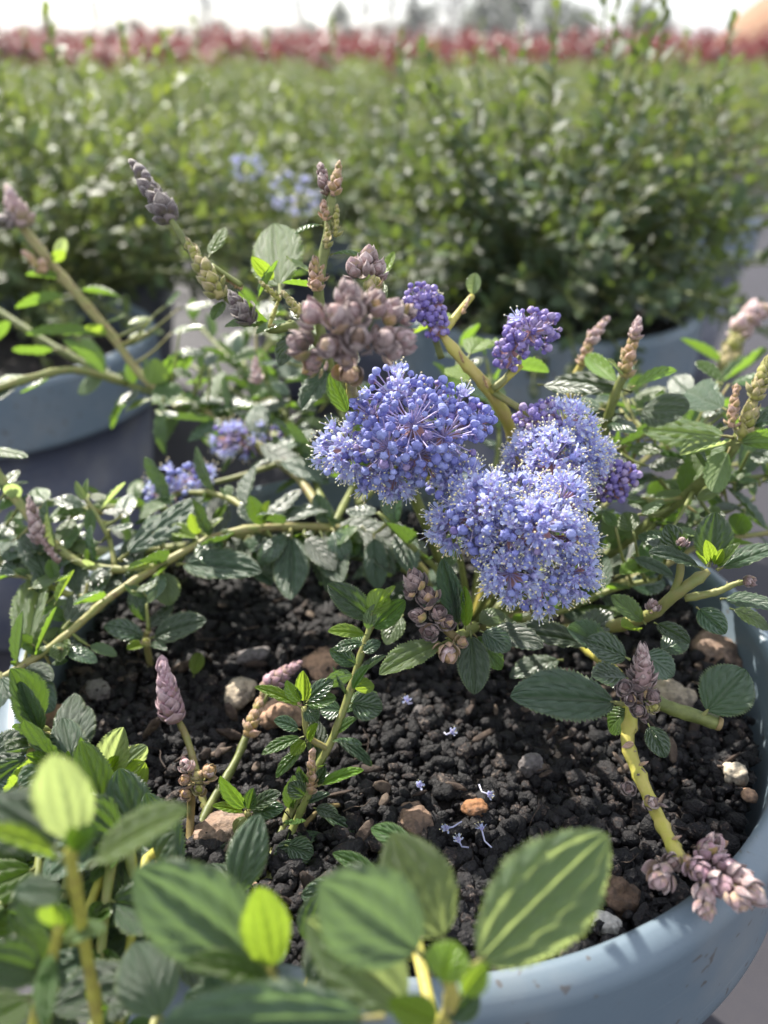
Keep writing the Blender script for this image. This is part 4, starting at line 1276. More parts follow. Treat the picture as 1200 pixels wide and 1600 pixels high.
# ---- left side
L_ = (520, 826, 0.318)
s13, sp = make_stem([B_, (620, 850, 0.33), L_, (410, 825, 0.312), (330, 842, 0.308), (250, 884, 0.302), (170, 935, 0.292), (95, 1000, 0.282), (20, 1050, 0.274), (-40, 1080, 0.27)], 0.0017, 0.0012, 'stem')
s14, sp14 = make_stem([(250, 884, 0.302), (180, 890, 0.304), (120, 876, 0.306), (68, 835, 0.308), (10, 760, 0.31), (-30, 710, 0.312)], 0.0014, 0.0018, 'stem')
s15, sp15 = make_stem([(420, 828, 0.32), (320, 850, 0.345), (180, 862, 0.36), (0, 852, 0.37), (-60, 850, 0.37)], 0.0020, 0.0022, 'stem')
bud_spike((62, 850, 0.302), (44, 775, 0.302), 34, 'bud_mauve', 26, sc=0.55)
bud_spike((92, 880, 0.300), (60, 835, 0.30), 20, 'bud_mauve', 10)
leaf(s13, (185, 874, 0.30), (318, 778, 0.312), 'leaf', 66, 'S', 0, 'hi')
leaf(s13, (98, 982, 0.284), (184, 888, 0.298), 'leaf', 74, 'S', 0, 'hi')
leaf(s13, (38, 1030, 0.277), (72, 902, 0.284), 'pale', 42, 'S', 2, 'hi')
leaf(s13, (25, 1040, 0.275), (45, 955, 0.270), 'leaf', 50, (-0.5, 0.7, 0.4), 2, 'hi')
leaf(s13, (60, 1025, 0.278), (135, 1000, 0.27), 'leaf', 44, 'S', 0, 'hi')
leaf(s13, (50, 1030, 0.277), (95, 950, 0.28), 'mid', 30, (-0.3, 0.7, 0.4), 2)
leaf(s13, (85, 910, 0.285), (115, 900, 0.28), 'young', 14, 'S', 2)
leaf(s13, (84, 945, 0.285), (120, 893, 0.29), 'young', 24, (-0.4, 0.6, 0.5), 2)
leaf(s13, (30, 1045, 0.275), (82, 1062, 0.264), 'leaf', 44, (0, 0.8, 0.6), 0, 'hi')
leaf(s13, (20, 1060, 0.272), (75, 1100, 0.26), 'leaf', 70, (-0.1, 0.4, 0.85), 1, 'hi')
leaf(s13, (0, 1050, 0.27), (20, 1130, 0.26), 'leaf', 60, (-0.2, 0.6, 0.7), 1)
leaf(s13, (275, 880, 0.304), (408, 892, 0.292), 'leaf', 66, (0, 0.55, 0.8), 0, 'hi')
leaf(s13, (255, 890, 0.30), (265, 945, 0.295), 'pale', 46, (0.2, 0.5, 0.7), 1)
leaf(s13, (250, 895, 0.30), (235, 930, 0.29), 'leaf', 40, (-0.2, 0.6, 0.7), 1)
leaf(s13, (455, 828, 0.31), (458, 946, 0.30), 'leaf', 62, (0.1, 0.2, 0.95), 3, 'hi')
leaf(s13, (500, 830, 0.312), (540, 920, 0.30), 'leaf', 56, (0, 0.3, 0.9), 3)
leaf(s13, (545, 825, 0.318), (625, 890, 0.305), 'leaf', 60, (0, 0.5, 0.85), 0)
leaf(s13, (520, 820, 0.32), (610, 830, 0.305), 'leaf', 60, (0, 0.6, 0.8), 1)
leaf(s13, (560, 830, 0.32), (650, 850, 0.305), 'leaf', 60, (0, 0.6, 0.8), 0)
leaf(s13, (400, 822, 0.312), (470, 765, 0.33), 'leaf', 46, 'S', 0)
leaf(s13, (420, 818, 0.315), (520, 775, 0.33), 'leaf', 46, 'S', 1)
leaf(s13, (410, 825, 0.31), (390, 775, 0.31), 'mid', 30, (0, 0.6, 0.7), 2)
leaf(s13, (410, 822, 0.31), (425, 782, 0.305), 'young', 26, (0, 0.5, 0.8), 2)
leaf(s13, (310, 838, 0.306), (298, 800, 0.302), 'young', 22, (0, 0.5, 0.8), 2)
leaf(s13, (312, 838, 0.306), (350, 812, 0.302), 'pale', 24, 'S', 2)
leaf(s13, (310, 842, 0.305), (265, 828, 0.30), 'young', 22, 'S', 2)
leaf(s13, (195, 890, 0.30), (240, 880, 0.296), 'young', 24, 'S', 2)
leaf(s14, (100, 865, 0.305), (135, 820, 0.305), 'pale', 22, 'S', 2)
leaf(s14, (88, 860, 0.305), (78, 800, 0.304), 'pale', 26, (-0.5, 0.7, 0.3), 2)
leaf(s14, (75, 820, 0.306), (105, 785, 0.30), 'pale', 22, 'S', 0)
leaf(s14, (130, 870, 0.304), (140, 835, 0.304), 'pale', 26, 'S', 1)
leaf(s14, (115, 876, 0.304), (58, 890, 0.298), 'leaf', 24, 'S', 1)
leaf(s14, (120, 876, 0.304), (80, 870, 0.296), 'pale', 26, 'S', 1)
s16, _ = make_stem([(180, 885, 0.305), (170, 840, 0.31), (148, 800, 0.312), (136, 780, 0.313)], 0.001, 0.0008, 'stem', False)
leaf(s16, (135, 785, 0.313), (140, 748, 0.315), 'pale', 18, (-0.5, 0.5, 0.5), 2)
leaf(s16, (155, 798, 0.312), (200, 757, 0.316), 'pale', 20, (-0.4, 0.7, 0.3), 2)
leaf(s16, (135, 785, 0.313), (120, 752, 0.315), 'pale', 16, (-0.5, 0.5, 0.5), 2)
leaf(s16, (150, 800, 0.312), (88, 812, 0.308), 'mid', 14, 'S', 2)
leaf(s16, (140, 790, 0.312), (140, 835, 0.307), 'mid', 20, (0.2, 0.6, 0.6), 1)
for b, t_, w in (((0, 900), (-5, 820), 40), ((0, 880), (45, 845), 44), ((-10, 770), (30, 735), 30), ((-20, 700), (45, 715), 26), ((0, 800), (22, 770), 26)):
    leaf(s14, (*b, 0.305), (*t_, 0.30), 'leaf' if w > 30 else 'mid', w, 'S')
auto_leaves(s13, sp, 0.019, 0.0085, 0.15, 1.0, ('leaf', 'mid'), 0.35, seed=52)
auto_leaves(s14, sp14, 0.015, 0.0075, 0.1, 1.0, ('leaf', 'pale'), 0.35, seed=53)
auto_leaves(s15, sp15, 0.024, 0.018, 0.2, 1.0, ('leaf', 'mid'), 0.2, seed=51)
rr_ = random.Random(77)
n_before = len(REC['leaf'])
for i in range(30):
    x = 300 + 340 * i / 30 + rr_.uniform(-12, 12)
    y = (838 if x < 420 else 826) + rr_.uniform(-6, 14)
    d = 0.312 + rr_.uniform(-0.006, 0.012)
    leaf(s13, (x, y, d), (x + rr_.uniform(-55, 55), y + rr_.uniform(35, 85), d - 0.010), 'leaf', rr_.uniform(36, 54), (rr_.uniform(-0.3, 0.3), rr_.uniform(0.2, 0.6), 0.8))
for i in range(80):
    x, y = rr_.uniform(-10, 330), rr_.uniform(770, 1040)
    if (y > 960 and x > 140) or (190 < x < 350 and y < 830):
        continue
    d = 0.318 - 0.04 * (y - 770) / 270 + rr_.uniform(-0.006, 0.008)
    a = rr_.uniform(-0.6, 3.6)
    ln = rr_.uniform(30, 64)
    leaf(s14 if y < 880 else s13, (x, y, d), (x + ln * math.cos(a), y - ln * math.sin(a) * 0.7, d), rr_.choice(('leaf', 'leaf', 'pale', 'mid')), ln * rr_.uniform(0.42, 0.58), 'S' if rr_.random() < 0.6 else (rr_.uniform(-0.4, 0.2), 0.75, 0.5))
for i in range(70):
    x, y = rr_.uniform(230, 520), rr_.uniform(480, 760)
    if 205 < x < 440 and 650 < y < 815:
        continue
    d = 0.40 - 0.045 * (y - 480) / 280 + rr_.uniform(-0.01, 0.02)
    a = rr_.uniform(-0.6, 3.6)
    ln = rr_.uniform(30, 58)
    leaf(s13, (x, y, d), (x + ln * math.cos(a), y - ln * math.sin(a) * 0.7, d), rr_.choice(('leaf', 'leaf', 'mid', 'mid', 'young')), ln * rr_.uniform(0.42, 0.58), 'S' if rr_.random() < 0.35 else (rr_.uniform(-0.4, 0.2), 0.75, 0.5))
for i in range(75):
    x, y = rr_.uniform(960, 1210), rr_.uniform(600, 850)
    d = 0.33 - 0.05 * (y - 600) / 250 + rr_.uniform(-0.01, 0.03)
    a = rr_.uniform(-0.6, 3.6)
    ln = rr_.uniform(32, 66)
    leaf(s7, (x, y, d), (x + ln * math.cos(a), y - ln * math.sin(a) * 0.6, d), rr_.choice(('leaf', 'leaf', 'pale', 'mid')), ln * rr_.uniform(0.42, 0.58), 'S' if rr_.random() < 0.45 else (rr_.uniform(-0.4, 0.2), 0.8, 0.45))
TWIGGED.append((n_before, len(REC['leaf'])))
# small seedling sprout on the compost, left
s17, _ = make_stem([on_plane(235, 1040, SOIL), P(228, 1000, 0.296), P(232, 985, 0.292)], 0.0013, 0.0010, 'stem', False)
leaf(s17, (230, 998, 0.292), (165, 968, 0.286), 'leaf', 44, (-0.2, 0.7, 0.7), 1, 'hi')
leaf(s17, (232, 998, 0.292), (322, 968, 0.286), 'leaf', 54, (0, 0.45, 0.85), 0, 'hi')
leaf(s17, (228, 985, 0.294), (270, 945, 0.30), 'leaf', 30, 'S', 0)
leaf(s17, (230, 1005, 0.29), (197, 1018, 0.282), 'young', 22, (0, 0.5, 0.8), 2)
leaf(s17, (230, 1005, 0.29), (262, 1020, 0.284), 'leaf', 20, 'S', 2)
bud_ball((228, 1002, 0.286), 20, 'bud_green', (0, 0.7, 0.6), 6, 44)

# long branches reaching to the upper left
s18, sp18 = make_stem([L_, (450, 730, 0.35), (340, 655, 0.38), (235, 600, 0.40), (175, 525, 0.405), (120, 460, 0.405), (70, 400, 0.405), (28, 345, 0.405)], 0.0017, 0.0024, 'stem')
bud_spike((36, 352, 0.40), (12, 296, 0.40), 44, 'bud_pink', 22)
bud_spike((30, 345, 0.40), (-5, 345, 0.40), 34, 'bud_grey', 12)
bud_spike((72, 425, 0.40), (38, 395, 0.40), 26, 'bud_tan', 12)
s19, sp19 = make_stem([(480, 740, 0.345), (400, 680, 0.375), (330, 642, 0.39), (200, 600, 0.41), (90, 545, 0.42), (0, 488, 0.43), (-60, 450, 0.435)], 0.0016, 0.0021, 'stem')
s20, sp20 = make_stem([(200, 600, 0.41), (120, 578, 0.39), (50, 590, 0.37), (-30, 615, 0.36)], 0.0016, 0.0018, 'stem')
for (st, b, t_, d, mk, w, face) in [
    (s18, (120, 455), (195, 435), 0.405, 'mid', 26, (0, 0.9, -0.2)), (s18, (105, 435), (40, 428), 0.405, 'mid', 28, (0, 0.9, -0.2)), (s18, (85, 405), (102, 372), 0.405, 'pale', 22, (0.3, 0.6, -0.4)),
    (s18, (80, 410), (100, 395), 0.40, 'young', 22, (0, 0.8, -0.4)), (s18, (110, 460), (25, 488), 0.40, 'mid', 30, (0, 0.9, -0.3)), (s18, (160, 520), (40, 520), 0.40, 'mid', 30, (0, 0.8, -0.4)),
    (s18, (160, 505), (200, 500), 0.40, 'pale', 16, (0, 0.9, 0.3)), (s18, (170, 525), (135, 500), 0.40, 'young', 28, (0, 0.6, -0.5)), (s19, (90, 545), (20, 560), 0.41, 'mid', 30, (0, 0.9, -0.2)),
    (s19, (170, 590), (100, 530), 0.405, 'mid', 34, (0, 0.8, -0.4)), (s19, (165, 590), (110, 600), 0.40, 'pale', 46, (0.1, 0.6, 0.7)), (s19, (228, 605), (310, 555), 0.40, 'mid', 40, (0.1, 0.6, -0.6)),
    (s19, (235, 605), (242, 560), 0.39, 'young', 50, (0.2, 0.1, -0.9)), (s19, (220, 605), (190, 640), 0.40, 'leaf', 30, (0, 0.7, 0.5)), (s19, (255, 620), (240, 710), 0.38, 'mid', 34, (-0.6, 0.1, 0.6)),
    (s20, (50, 590), (-20, 585), 0.37, 'pale', 34, (0, 0.95, 0.2)), (s20, (30, 600), (-20, 640), 0.365, 'leaf', 34, (0, 0.8, 0.5)), (s20, (90, 578), (40, 625), 0.38, 'mid', 22, (-0.5, 0.4, 0.4)),
    (s19, (20, 500), (-20, 530), 0.42, 'mid', 30, (0, 0.8, -0.3)), (s19, (300, 630), (380, 610), 0.385, 'leaf', 40, (0, 0.9, 0.35)), (s19, (330, 645), (400, 640), 0.38, 'leaf', 44, (0, 0.8, 0.5)),
    (s19, (350, 650), (300, 700), 0.375, 'leaf', 40, (0, 0.7, 0.6)), (s19, (380, 660), (440, 600), 0.38, 'leaf', 46, (0, 0.8, 0.5)), (s18, (420, 700), (500, 690), 0.36, 'leaf', 46, (0, 0.8, 0.5)),
    (s18, (400, 690), (470, 740), 0.355, 'leaf', 44, (0, 0.8, 0.5)), (s18, (430, 720), (520, 740), 0.345, 'leaf', 46, (0, 0.7, 0.6)), (s18, (330, 650), (290, 615), 0.385, 'mid', 30, (0, 0.8, 0.4))]:
    leaf(st, (*b, d), (*t_, d - 0.004), mk, w, face)
auto_leaves(s18, sp18, 0.024, 0.014, 0.15, 0.62, ('leaf', 'mid'), 0.25, seed=61)
auto_leaves(s19, sp19, 0.024, 0.016, 0.1, 0.6, ('leaf', 'mid'), 0.25, seed=62)
# filler branches behind the flowers and buds
fill = [([L_, (470, 700, 0.37), (420, 600, 0.40), (400, 560, 0.41)], 71, 'bud_mauve'), ([L_, (560, 720, 0.36), (520, 620, 0.385), (480, 560, 0.40)], 72, None),
        ([(450, 730, 0.36), (420, 650, 0.40), (330, 590, 0.44), (280, 560, 0.46)], 73, None), ([B_, (760, 800, 0.345), (780, 680, 0.355), (760, 560, 0.37)], 74, None),
        ([B_, (980, 840, 0.345), (1060, 760, 0.36), (1130, 730, 0.37), (1230, 720, 0.37)], 75, None), ([(900, 860, 0.34), (960, 770, 0.36), (1030, 700, 0.38), (1130, 640, 0.40)], 76, None),
        ([B_, (860, 930, 0.33), (960, 880, 0.335), (1060, 830, 0.335), (1180, 780, 0.33)], 77, None), ([(800, 830, 0.34), (870, 700, 0.36), (930, 640, 0.38), (1010, 600, 0.40)], 78, None),
        ([(560, 790, 0.335), (620, 720, 0.35), (700, 640, 0.365), (720, 540, 0.38)], 79, None), ([B_, (650, 900, 0.33), (560, 870, 0.325), (470, 860, 0.325)], 80, None), ([B_, (690, 900, 0.31), (640, 850, 0.30), (590, 800, 0.30)], 81, None), ([B_, (860, 960, 0.31), (960, 920, 0.30), (1030, 905, 0.295)], 82, None),
        ([(480, 740, 0.35), (420, 640, 0.42), (340, 540, 0.47), (300, 500, 0.49)], 83, None), ([(450, 730, 0.36), (380, 560, 0.46), (420, 480, 0.50), (450, 430, 0.52)], 84, None), ([(560, 790, 0.335), (540, 640, 0.40), (440, 540, 0.45), (380, 500, 0.47)], 85, None),
        ([(330, 842, 0.308), (280, 800, 0.33), (200, 790, 0.345), (120, 800, 0.35)], 86, None), ([(410, 825, 0.312), (360, 780, 0.33), (290, 770, 0.34), (230, 790, 0.345)], 87, None), ([(170, 935, 0.292), (110, 930, 0.30), (40, 900, 0.305), (-30, 900, 0.31)], 88, None),
        ([B_, (1000, 900, 0.32), (1100, 850, 0.315), (1220, 830, 0.31)], 89, None), ([(1040, 800, 0.30), (1100, 760, 0.32), (1220, 740, 0.32)], 90, None), ([(930, 720, 0.305), (1000, 680, 0.315), (1080, 680, 0.32)], 91, None)]
for pts, sd, bud in fill:
    st, sp = make_stem(pts, 0.0014, 0.0009, 'stem')
    auto_leaves(st, sp, 0.021, 0.0075, 0.25, 1.0, ('leaf', 'mid'), 0.3, seed=sd, angle=62)
bud_spike((402, 600, 0.37), (398, 560, 0.37), 26, 'bud_pink', 14)

# ---- front shoots rising from the compost
s21, sp = make_stem([on_plane(408, 1372, SOIL), P(450, 1275, 0.246), P(512, 1170, 0.248), P(545, 1085, 0.25), P(568, 1010, 0.252), P(590, 950, 0.253)], 0.0013, 0.0009, 'stem')
s22, sp22 = make_stem([on_plane(415, 1372, SOIL), P(455, 1300, 0.240), P(478, 1250, 0.240), P(486, 1230, 0.240)], 0.0012, 0.0010, 'stem')
auto_leaves(s21, sp, 0.0145, 0.0068, 0.12, 1.0, ('leaf', 'mid'), 0.35, seed=401, lod='hi')
auto_leaves(s22, sp22, 0.0135, 0.0062, 0.15, 0.95, ('leaf', 'mid'), 0.3, seed=402, lod='hi')
s23, _ = make_stem([P(452, 1300, 0.242), P(500, 1265, 0.246), P(530, 1258, 0.25)], 0.0009, 0.0006, 'stem_b', False)
bud_spike((486, 1240, 0.239), (488, 1170, 0.238), 26, 'bud_tan', 24, sc=0.6)
for (st, b, t_, d, mk, w, face, v) in [
    (s21, (588, 972), (512, 912), 0.252, 'leaf', 50, (-0.2, 0.4, 0.85), 0), (s21, (585, 960), (622, 918), 0.250, 'young', 34, (-0.1, 0.9, 0.3), 2), (s21, (580, 962), (600, 920), 0.249, 'young', 44, (0.3, 0.2, -0.85), 0),
    (s21, (575, 992), (512, 985), 0.248, 'young', 34, (-0.1, 0.75, 0.5), 0), (s21, (572, 1005), (518, 1008), 0.249, 'leaf', 26, (0, 0.6, 0.6), 1), (s21, (578, 985), (640, 940), 0.252, 'mid', 40, (0.1, 0.3, 0.9), 3),
    (s21, (560, 1040), (515, 1015), 0.249, 'leaf', 34, (-0.3, 0.5, 0.8), 0), (s21, (556, 1055), (502, 1062), 0.248, 'leaf', 38, (0, 0.4, -0.7), 1), (s21, (548, 1080), (582, 1040), 0.247, 'mid', 26, (-0.4, 0.4, 0.7), 2),
    (s21, (550, 1075), (585, 1070), 0.248, 'young', 34, (0, 0.3, -0.8), 0), (s21, (545, 1098), (598, 1108), 0.25, 'leaf', 56, (0.1, 0.4, 0.9), 0), (s21, (535, 1110), (500, 1105), 0.25, 'leaf', 40, (0, 0.5, 0.8), 1),
    (s21, (525, 1145), (560, 1125), 0.248, 'mid', 26, (-0.2, 0.6, 0.6), 2), (s21, (520, 1150), (590, 1190), 0.258, 'leaf', 26, (0, 0.8, 0.5), 1), (s21, (565, 1020), (592, 1000), 0.25, 'leaf', 26, (0.3, 0.5, 0.8), 1),
    (s22, (496, 1228), (568, 1202), 0.237, 'young', 26, (-0.3, 0.75, 0.5), 0), (s22, (494, 1228), (512, 1198), 0.239, 'leaf', 22, (0.2, 0.4, 0.8), 2), (s22, (478, 1245), (452, 1225), 0.237, 'leaf', 34, (-0.4, 0.3, 0.8), 1),
    (s22, (480, 1230), (468, 1195), 0.238, 'leaf', 22, (-0.3, 0.3, 0.8), 2), (s22, (490, 1262), (530, 1270), 0.238, 'leaf', 28, (0, 0.7, 0.6), 1), (s22, (500, 1270), (555, 1300), 0.244, 'leaf', 24, (0, 0.8, 0.5), 0),
    (s22, (445, 1320), (490, 1335), 0.232, 'leaf', 44, (0, 0.4, 0.9), 0)]:
    leaf(st, (*b, d), (*t_, d - 0.002), mk, w, face, v, 'hi')
s24, _ = make_stem([P(512, 1170, 0.248), P(482, 1150, 0.246), P(475, 1105, 0.245)], 0.0010, 0.0009, 'stem', False)
for (b, t_, mk, w, face, v) in [((472, 1105), (398, 1072), 'young', 26, (-0.1, 0.8, 0.5), 0), ((475, 1100), (474, 1045), 'young', 28, (0.2, 0.2, 0.9), 2), ((476, 1102), (525, 1090), 'mid', 34, (0.1, 0.6, 0.7), 0), ((478, 1098), (515, 1060), 'leaf', 34, (0.2, 0.5, 0.8), 1),
                                ((473, 1108), (498, 1122), 'leaf', 30, (0, 0.4, 0.8), 1), ((470, 1140), (428, 1125), 'leaf', 32, (-0.2, 0.7, 0.6), 0), ((475, 1150), (408, 1178), 'mid', 28, (0, 0.8, 0.5), 0), ((478, 1155), (455, 1180), 'young', 26, (0, 0.5, 0.7), 0),
                                ((480, 1160), (500, 1130), 'young', 22, (0.2, 0.5, 0.7), 2), ((470, 1100), (448, 1060), 'leaf', 26, (-0.3, 0.4, 0.8), 2), ((478, 1165), (430, 1215), 'mid', 26, (0, 0.8, 0.5), 0)]:
    leaf(s24, (*b, 0.245), (*t_, 0.242), mk, w, face, v, 'hi')
s25, _ = make_stem([on_plane(405, 1360, SOIL), P(395, 1305, 0.238), P(386, 1268, 0.236)], 0.0011, 0.0009, 'stem', False)
for (b, t_, mk, w, face, v) in [((386, 1268), (345, 1208), 'mid', 32, (-0.4, 0.3, 0.8), 2), ((388, 1268), (438, 1238), 'leaf', 34, (-0.1, 0.7, 0.6), 0), ((384, 1270), (332, 1258), 'young', 22, (0, 0.8, 0.5), 0), ((390, 1272), (440, 1258), 'leaf', 34, (0, 0.4, 0.8), 1),
                                ((386, 1275), (362, 1298), 'pale', 26, (-0.3, 0.5, 0.7), 1), ((388, 1272), (405, 1300), 'leaf', 24, (0, 0.5, 0.7), 1), ((388, 1268), (398, 1228), 'leaf', 26, (0.3, 0.4, 0.8), 2)]:
    leaf(s25, (*b, 0.236), (*t_, 0.233), mk, w, face, v, 'hi')
s26, _ = make_stem([on_plane(282, 1352, SOIL), P(325, 1265, 0.248), P(368, 1190, 0.262), P(395, 1125, 0.272), P(420, 1082, 0.28)], 0.0015, 0.0010, 'stem')
bud_spike((385, 1150, 0.262), (412, 1080, 0.272), 34, 'bud_tan', 20, sc=0.5)
bud_spike((410, 1075, 0.275), (470, 1035, 0.285), 44, 'bud_lilac', 26, sc=0.45)
s27, _ = make_stem([on_plane(322, 1262, SOIL), P(296, 1165, 0.262), P(275, 1118, 0.266)], 0.0012, 0.0010, 'stem', False)
bud_spike((272, 1128, 0.264), (252, 1030, 0.262), 62, 'bud_lilac', 40, sc=0.40)
for (x, y, w, mk, dr) in [(290, 1195, 32, 'bud_pink', (-0.2, 0.9, 0.3)), (326, 1206, 34, 'bud_tan', (0.6, 0.7, 0.2)), (308, 1212, 30, 'bud_green', (0.1, 0.8, 0.5)), (312, 1232, 28, 'bud_green', (0.2, 0.2, 0.8)), (290, 1240, 26, 'bud_tan', (-0.4, 0.3, 0.7)), (290, 1218, 28, 'bud_tan', (-0.3, 0.5, 0.7)), (280, 1318, 22, 'bud_tan', (-0.2, 0.9, 0.2))]:
    bud_ball((x, y, 0.238), w, mk, dr, 8, int(x * y) % 999)
make_stem([on_plane(290, 1345, SOIL), P(298, 1280, 0.242), P(300, 1225, 0.24)], 0.0011, 0.0012, 'stem_b', False)
s28, _ = make_stem([on_plane(135, 1330, SOIL), P(150, 1270, 0.244), P(165, 1215, 0.243)], 0.0013, 0.0012, 'stem_y', False)
for (b, t_, mk, w, face, v) in [((166, 1215), (196, 1132), 'pale', 58, (0.45, 0.35, 0.8), 2), ((163, 1215), (128, 1148), 'mid', 32, (-0.3, 0.4, 0.8), 2), ((168, 1216), (190, 1180), 'young', 30, (0.1, 0.2, 0.9), 2), ((164, 1216), (138, 1192), 'young', 26, (0, 0.7, 0.6), 0),
                                ((170, 1220), (228, 1170), 'pale', 40, (0.3, 0.5, -0.6), 2), ((172, 1250), (228, 1190), 'young', 56, (0.3, 0.2, -0.85), 0), ((165, 1230), (160, 1195), 'young', 22, (0, 0.2, 0.9), 2), ((160, 1290), (225, 1275), 'leaf', 24, (0, 0.9, 0.3), 0), ((175, 1260), (210, 1225), 'young', 30, (0.2, 0.3, 0.8), 0)]:
    leaf(s28, (*b, 0.243), (*t_, 0.240), mk, w, face, v, 'hi')
s29, _ = make_stem([on_plane(660, 1345, SOIL), P(640, 1330, 0.215), P(628, 1320, 0.213)], 0.0010, 0.0008, 'stem', False)
leaf(s29, (650, 1322, 0.212), (580, 1288, 0.212), 'mid', 40, (-0.1, 0.55, 0.8), 1, 'hi')
leaf(s29, (600, 1375, 0.210), (520, 1332, 0.210), 'mid', 34, (-0.1, 0.7, 0.6), 0, 'hi')
leaf(s29, (560, 1390, 0.208), (470, 1400, 0.206), 'leaf', 54, (0, 0.2, 0.9), 0, 'hi')
leaf(s26, (300, 1345, 0.235), (400, 1335, 0.23), 'leaf', 46, (0, 0.75, 0.6), 0, 'hi')
leaf(s25, (470, 1310, 0.235), (432, 1358, 0.23), 'leaf', 46, (0, 0.3, 0.9), 0, 'hi')

# ---- very near shoots, out of focus
s30, _ = make_stem([on_plane(200, 1500, SOIL), P(175, 1660, 0.174), P(145, 1540, 0.158), P(126, 1430, 0.149), P(112, 1345, 0.142), P(112, 1318, 0.140)], 0.0011, 0.0010, 'stem_y')
for (b, t_, d, d2, mk, w, face, v) in [
    ((115, 1330), (92, 1158), 0.140, 0.137, 'pale', 100, (0.05, 0.3, 0.95), 3), ((135, 1352), (292, 1262), 0.142, 0.138, 'pale', 84, (-0.2, 0.75, 0.55), 0), ((100, 1345), (-40, 1308), 0.140, 0.132, 'young', 40, (0, 0.85, 0.2), 2),
    ((95, 1330), (-30, 1238), 0.142, 0.140, 'leaf', 100, (-0.2, 0.7, 0.6), 1), ((125, 1335), (118, 1285), 0.138, 0.135, 'young', 36, (0, 0.2, 0.9), 2), ((105, 1400), (30, 1380), 0.146, 0.140, 'leaf', 60, (-0.2, 0.7, 0.6), 1),
    ((115, 1330), (160, 1290), 0.138, 0.135, 'mid', 40, (0.2, 0.5, 0.8), 2)]:
    leaf(s30, (*b, d), (*t_, d2), mk, w, face, v, 'hi')
s31, _ = make_stem([on_plane(120, 1500, SOIL), P(40, 1680, 0.172), P(62, 1560, 0.158), P(85, 1480, 0.150), P(95, 1430, 0.148)], 0.0010, 0.0009, 'stem_y')
for (b, t_, d, d2, mk, w, face, v) in [
    ((90, 1450), (30, 1390), 0.150, 0.146, 'leaf', 70, (-0.2, 0.6, 0.7), 1), ((88, 1450), (82, 1400), 0.146, 0.144, 'young', 50, (0, 0.2, 0.9), 2), ((70, 1520), (-30, 1490), 0.150, 0.142, 'leaf', 80, (-0.2, 0.6, 0.7), 0),
    ((75, 1510), (20, 1440), 0.152, 0.150, 'leaf', 60, (-0.2, 0.6, 0.7), 0), ((90, 1470), (165, 1450), 0.150, 0.148, 'pale', 46, (0.1, 0.85, 0.4), 0), ((50, 1560), (-30, 1600), 0.148, 0.14, 'mid', 70, (0, 0.6, 0.7), 0),
    ((80, 1480), (60, 1600), 0.150, 0.138, 'mid', 40, (0, 0.5, 0.8), 1)]:
    leaf(s31, (*b, d), (*t_, d2), mk, w, face, v, 'hi')
# shoots hanging over the front left rim, sharper, below the near ones
s32, sp32 = make_stem([on_plane(150, 1400, SOIL), P(175, 1420, 0.21), P(172, 1470, 0.20), P(150, 1530, 0.19)], 0.0014, 0.0012, 'stem')
make_stem([on_plane(140, 1350, SOIL), P(60, 1385, 0.215), P(0, 1420, 0.20), P(-60, 1450, 0.19)], 0.0014, 0.0014, 'stem')
make_stem([on_plane(245, 1410, SOIL), P(225, 1470, 0.195), P(200, 1540, 0.185)], 0.0013, 0.0012, 'stem')
for (b, t_, d, d2, mk, w, face, v) in [
    ((172, 1430), (205, 1418), 0.205, 0.20, 'leaf', 22, (0, 0.9, 0.3), 0), ((165, 1470), (120, 1460), 0.195, 0.19, 'leaf', 30, (0, 0.8, 0.5), 1), ((160, 1540), (50, 1570), 0.185, 0.176, 'leaf', 66, (0, 0.45, 0.85), 0),
    ((150, 1520), (85, 1510), 0.188, 0.182, 'leaf', 30, (0, 0.85, 0.4), 0), ((155, 1525), (175, 1480), 0.186, 0.184, 'mid', 26, (0.1, 0.5, 0.8), 2), ((120, 1385), (40, 1370), 0.21, 0.205, 'leaf', 34, (0, 0.85, 0.4), 0),
    ((60, 1385), (0, 1350), 0.212, 0.21, 'leaf', 34, (0, 0.8, 0.5), 0), ((50, 1390), (20, 1430), 0.208, 0.2, 'leaf', 40, (0, 0.6, 0.7), 1), ((130, 1360), (150, 1410), 0.205, 0.198, 'leaf', 40, (0, 0.6, 0.7), 1),
    ((180, 1450), (240, 1440), 0.2, 0.195, 'leaf', 34, (0, 0.7, 0.6), 1), ((30, 1240), (-20, 1235), 0.25, 0.24, 'leaf', 50, (0, 0.6, 0.7), 1), ((0, 1260), (75, 1180), 0.235, 0.228, 'young', 26, (-0.3, 0.6, 0.6), 2),
    ((-30, 1190), (40, 1150), 0.24, 0.236, 'leaf', 70, (-0.1, 0.4, 0.85), 1), ((-20, 1230), (30, 1200), 0.236, 0.232, 'leaf', 60, (-0.1, 0.5, 0.85), 1)]:
    leaf(s32, (*b, d), (*t_, d2), mk, w, face, v, 'hi')
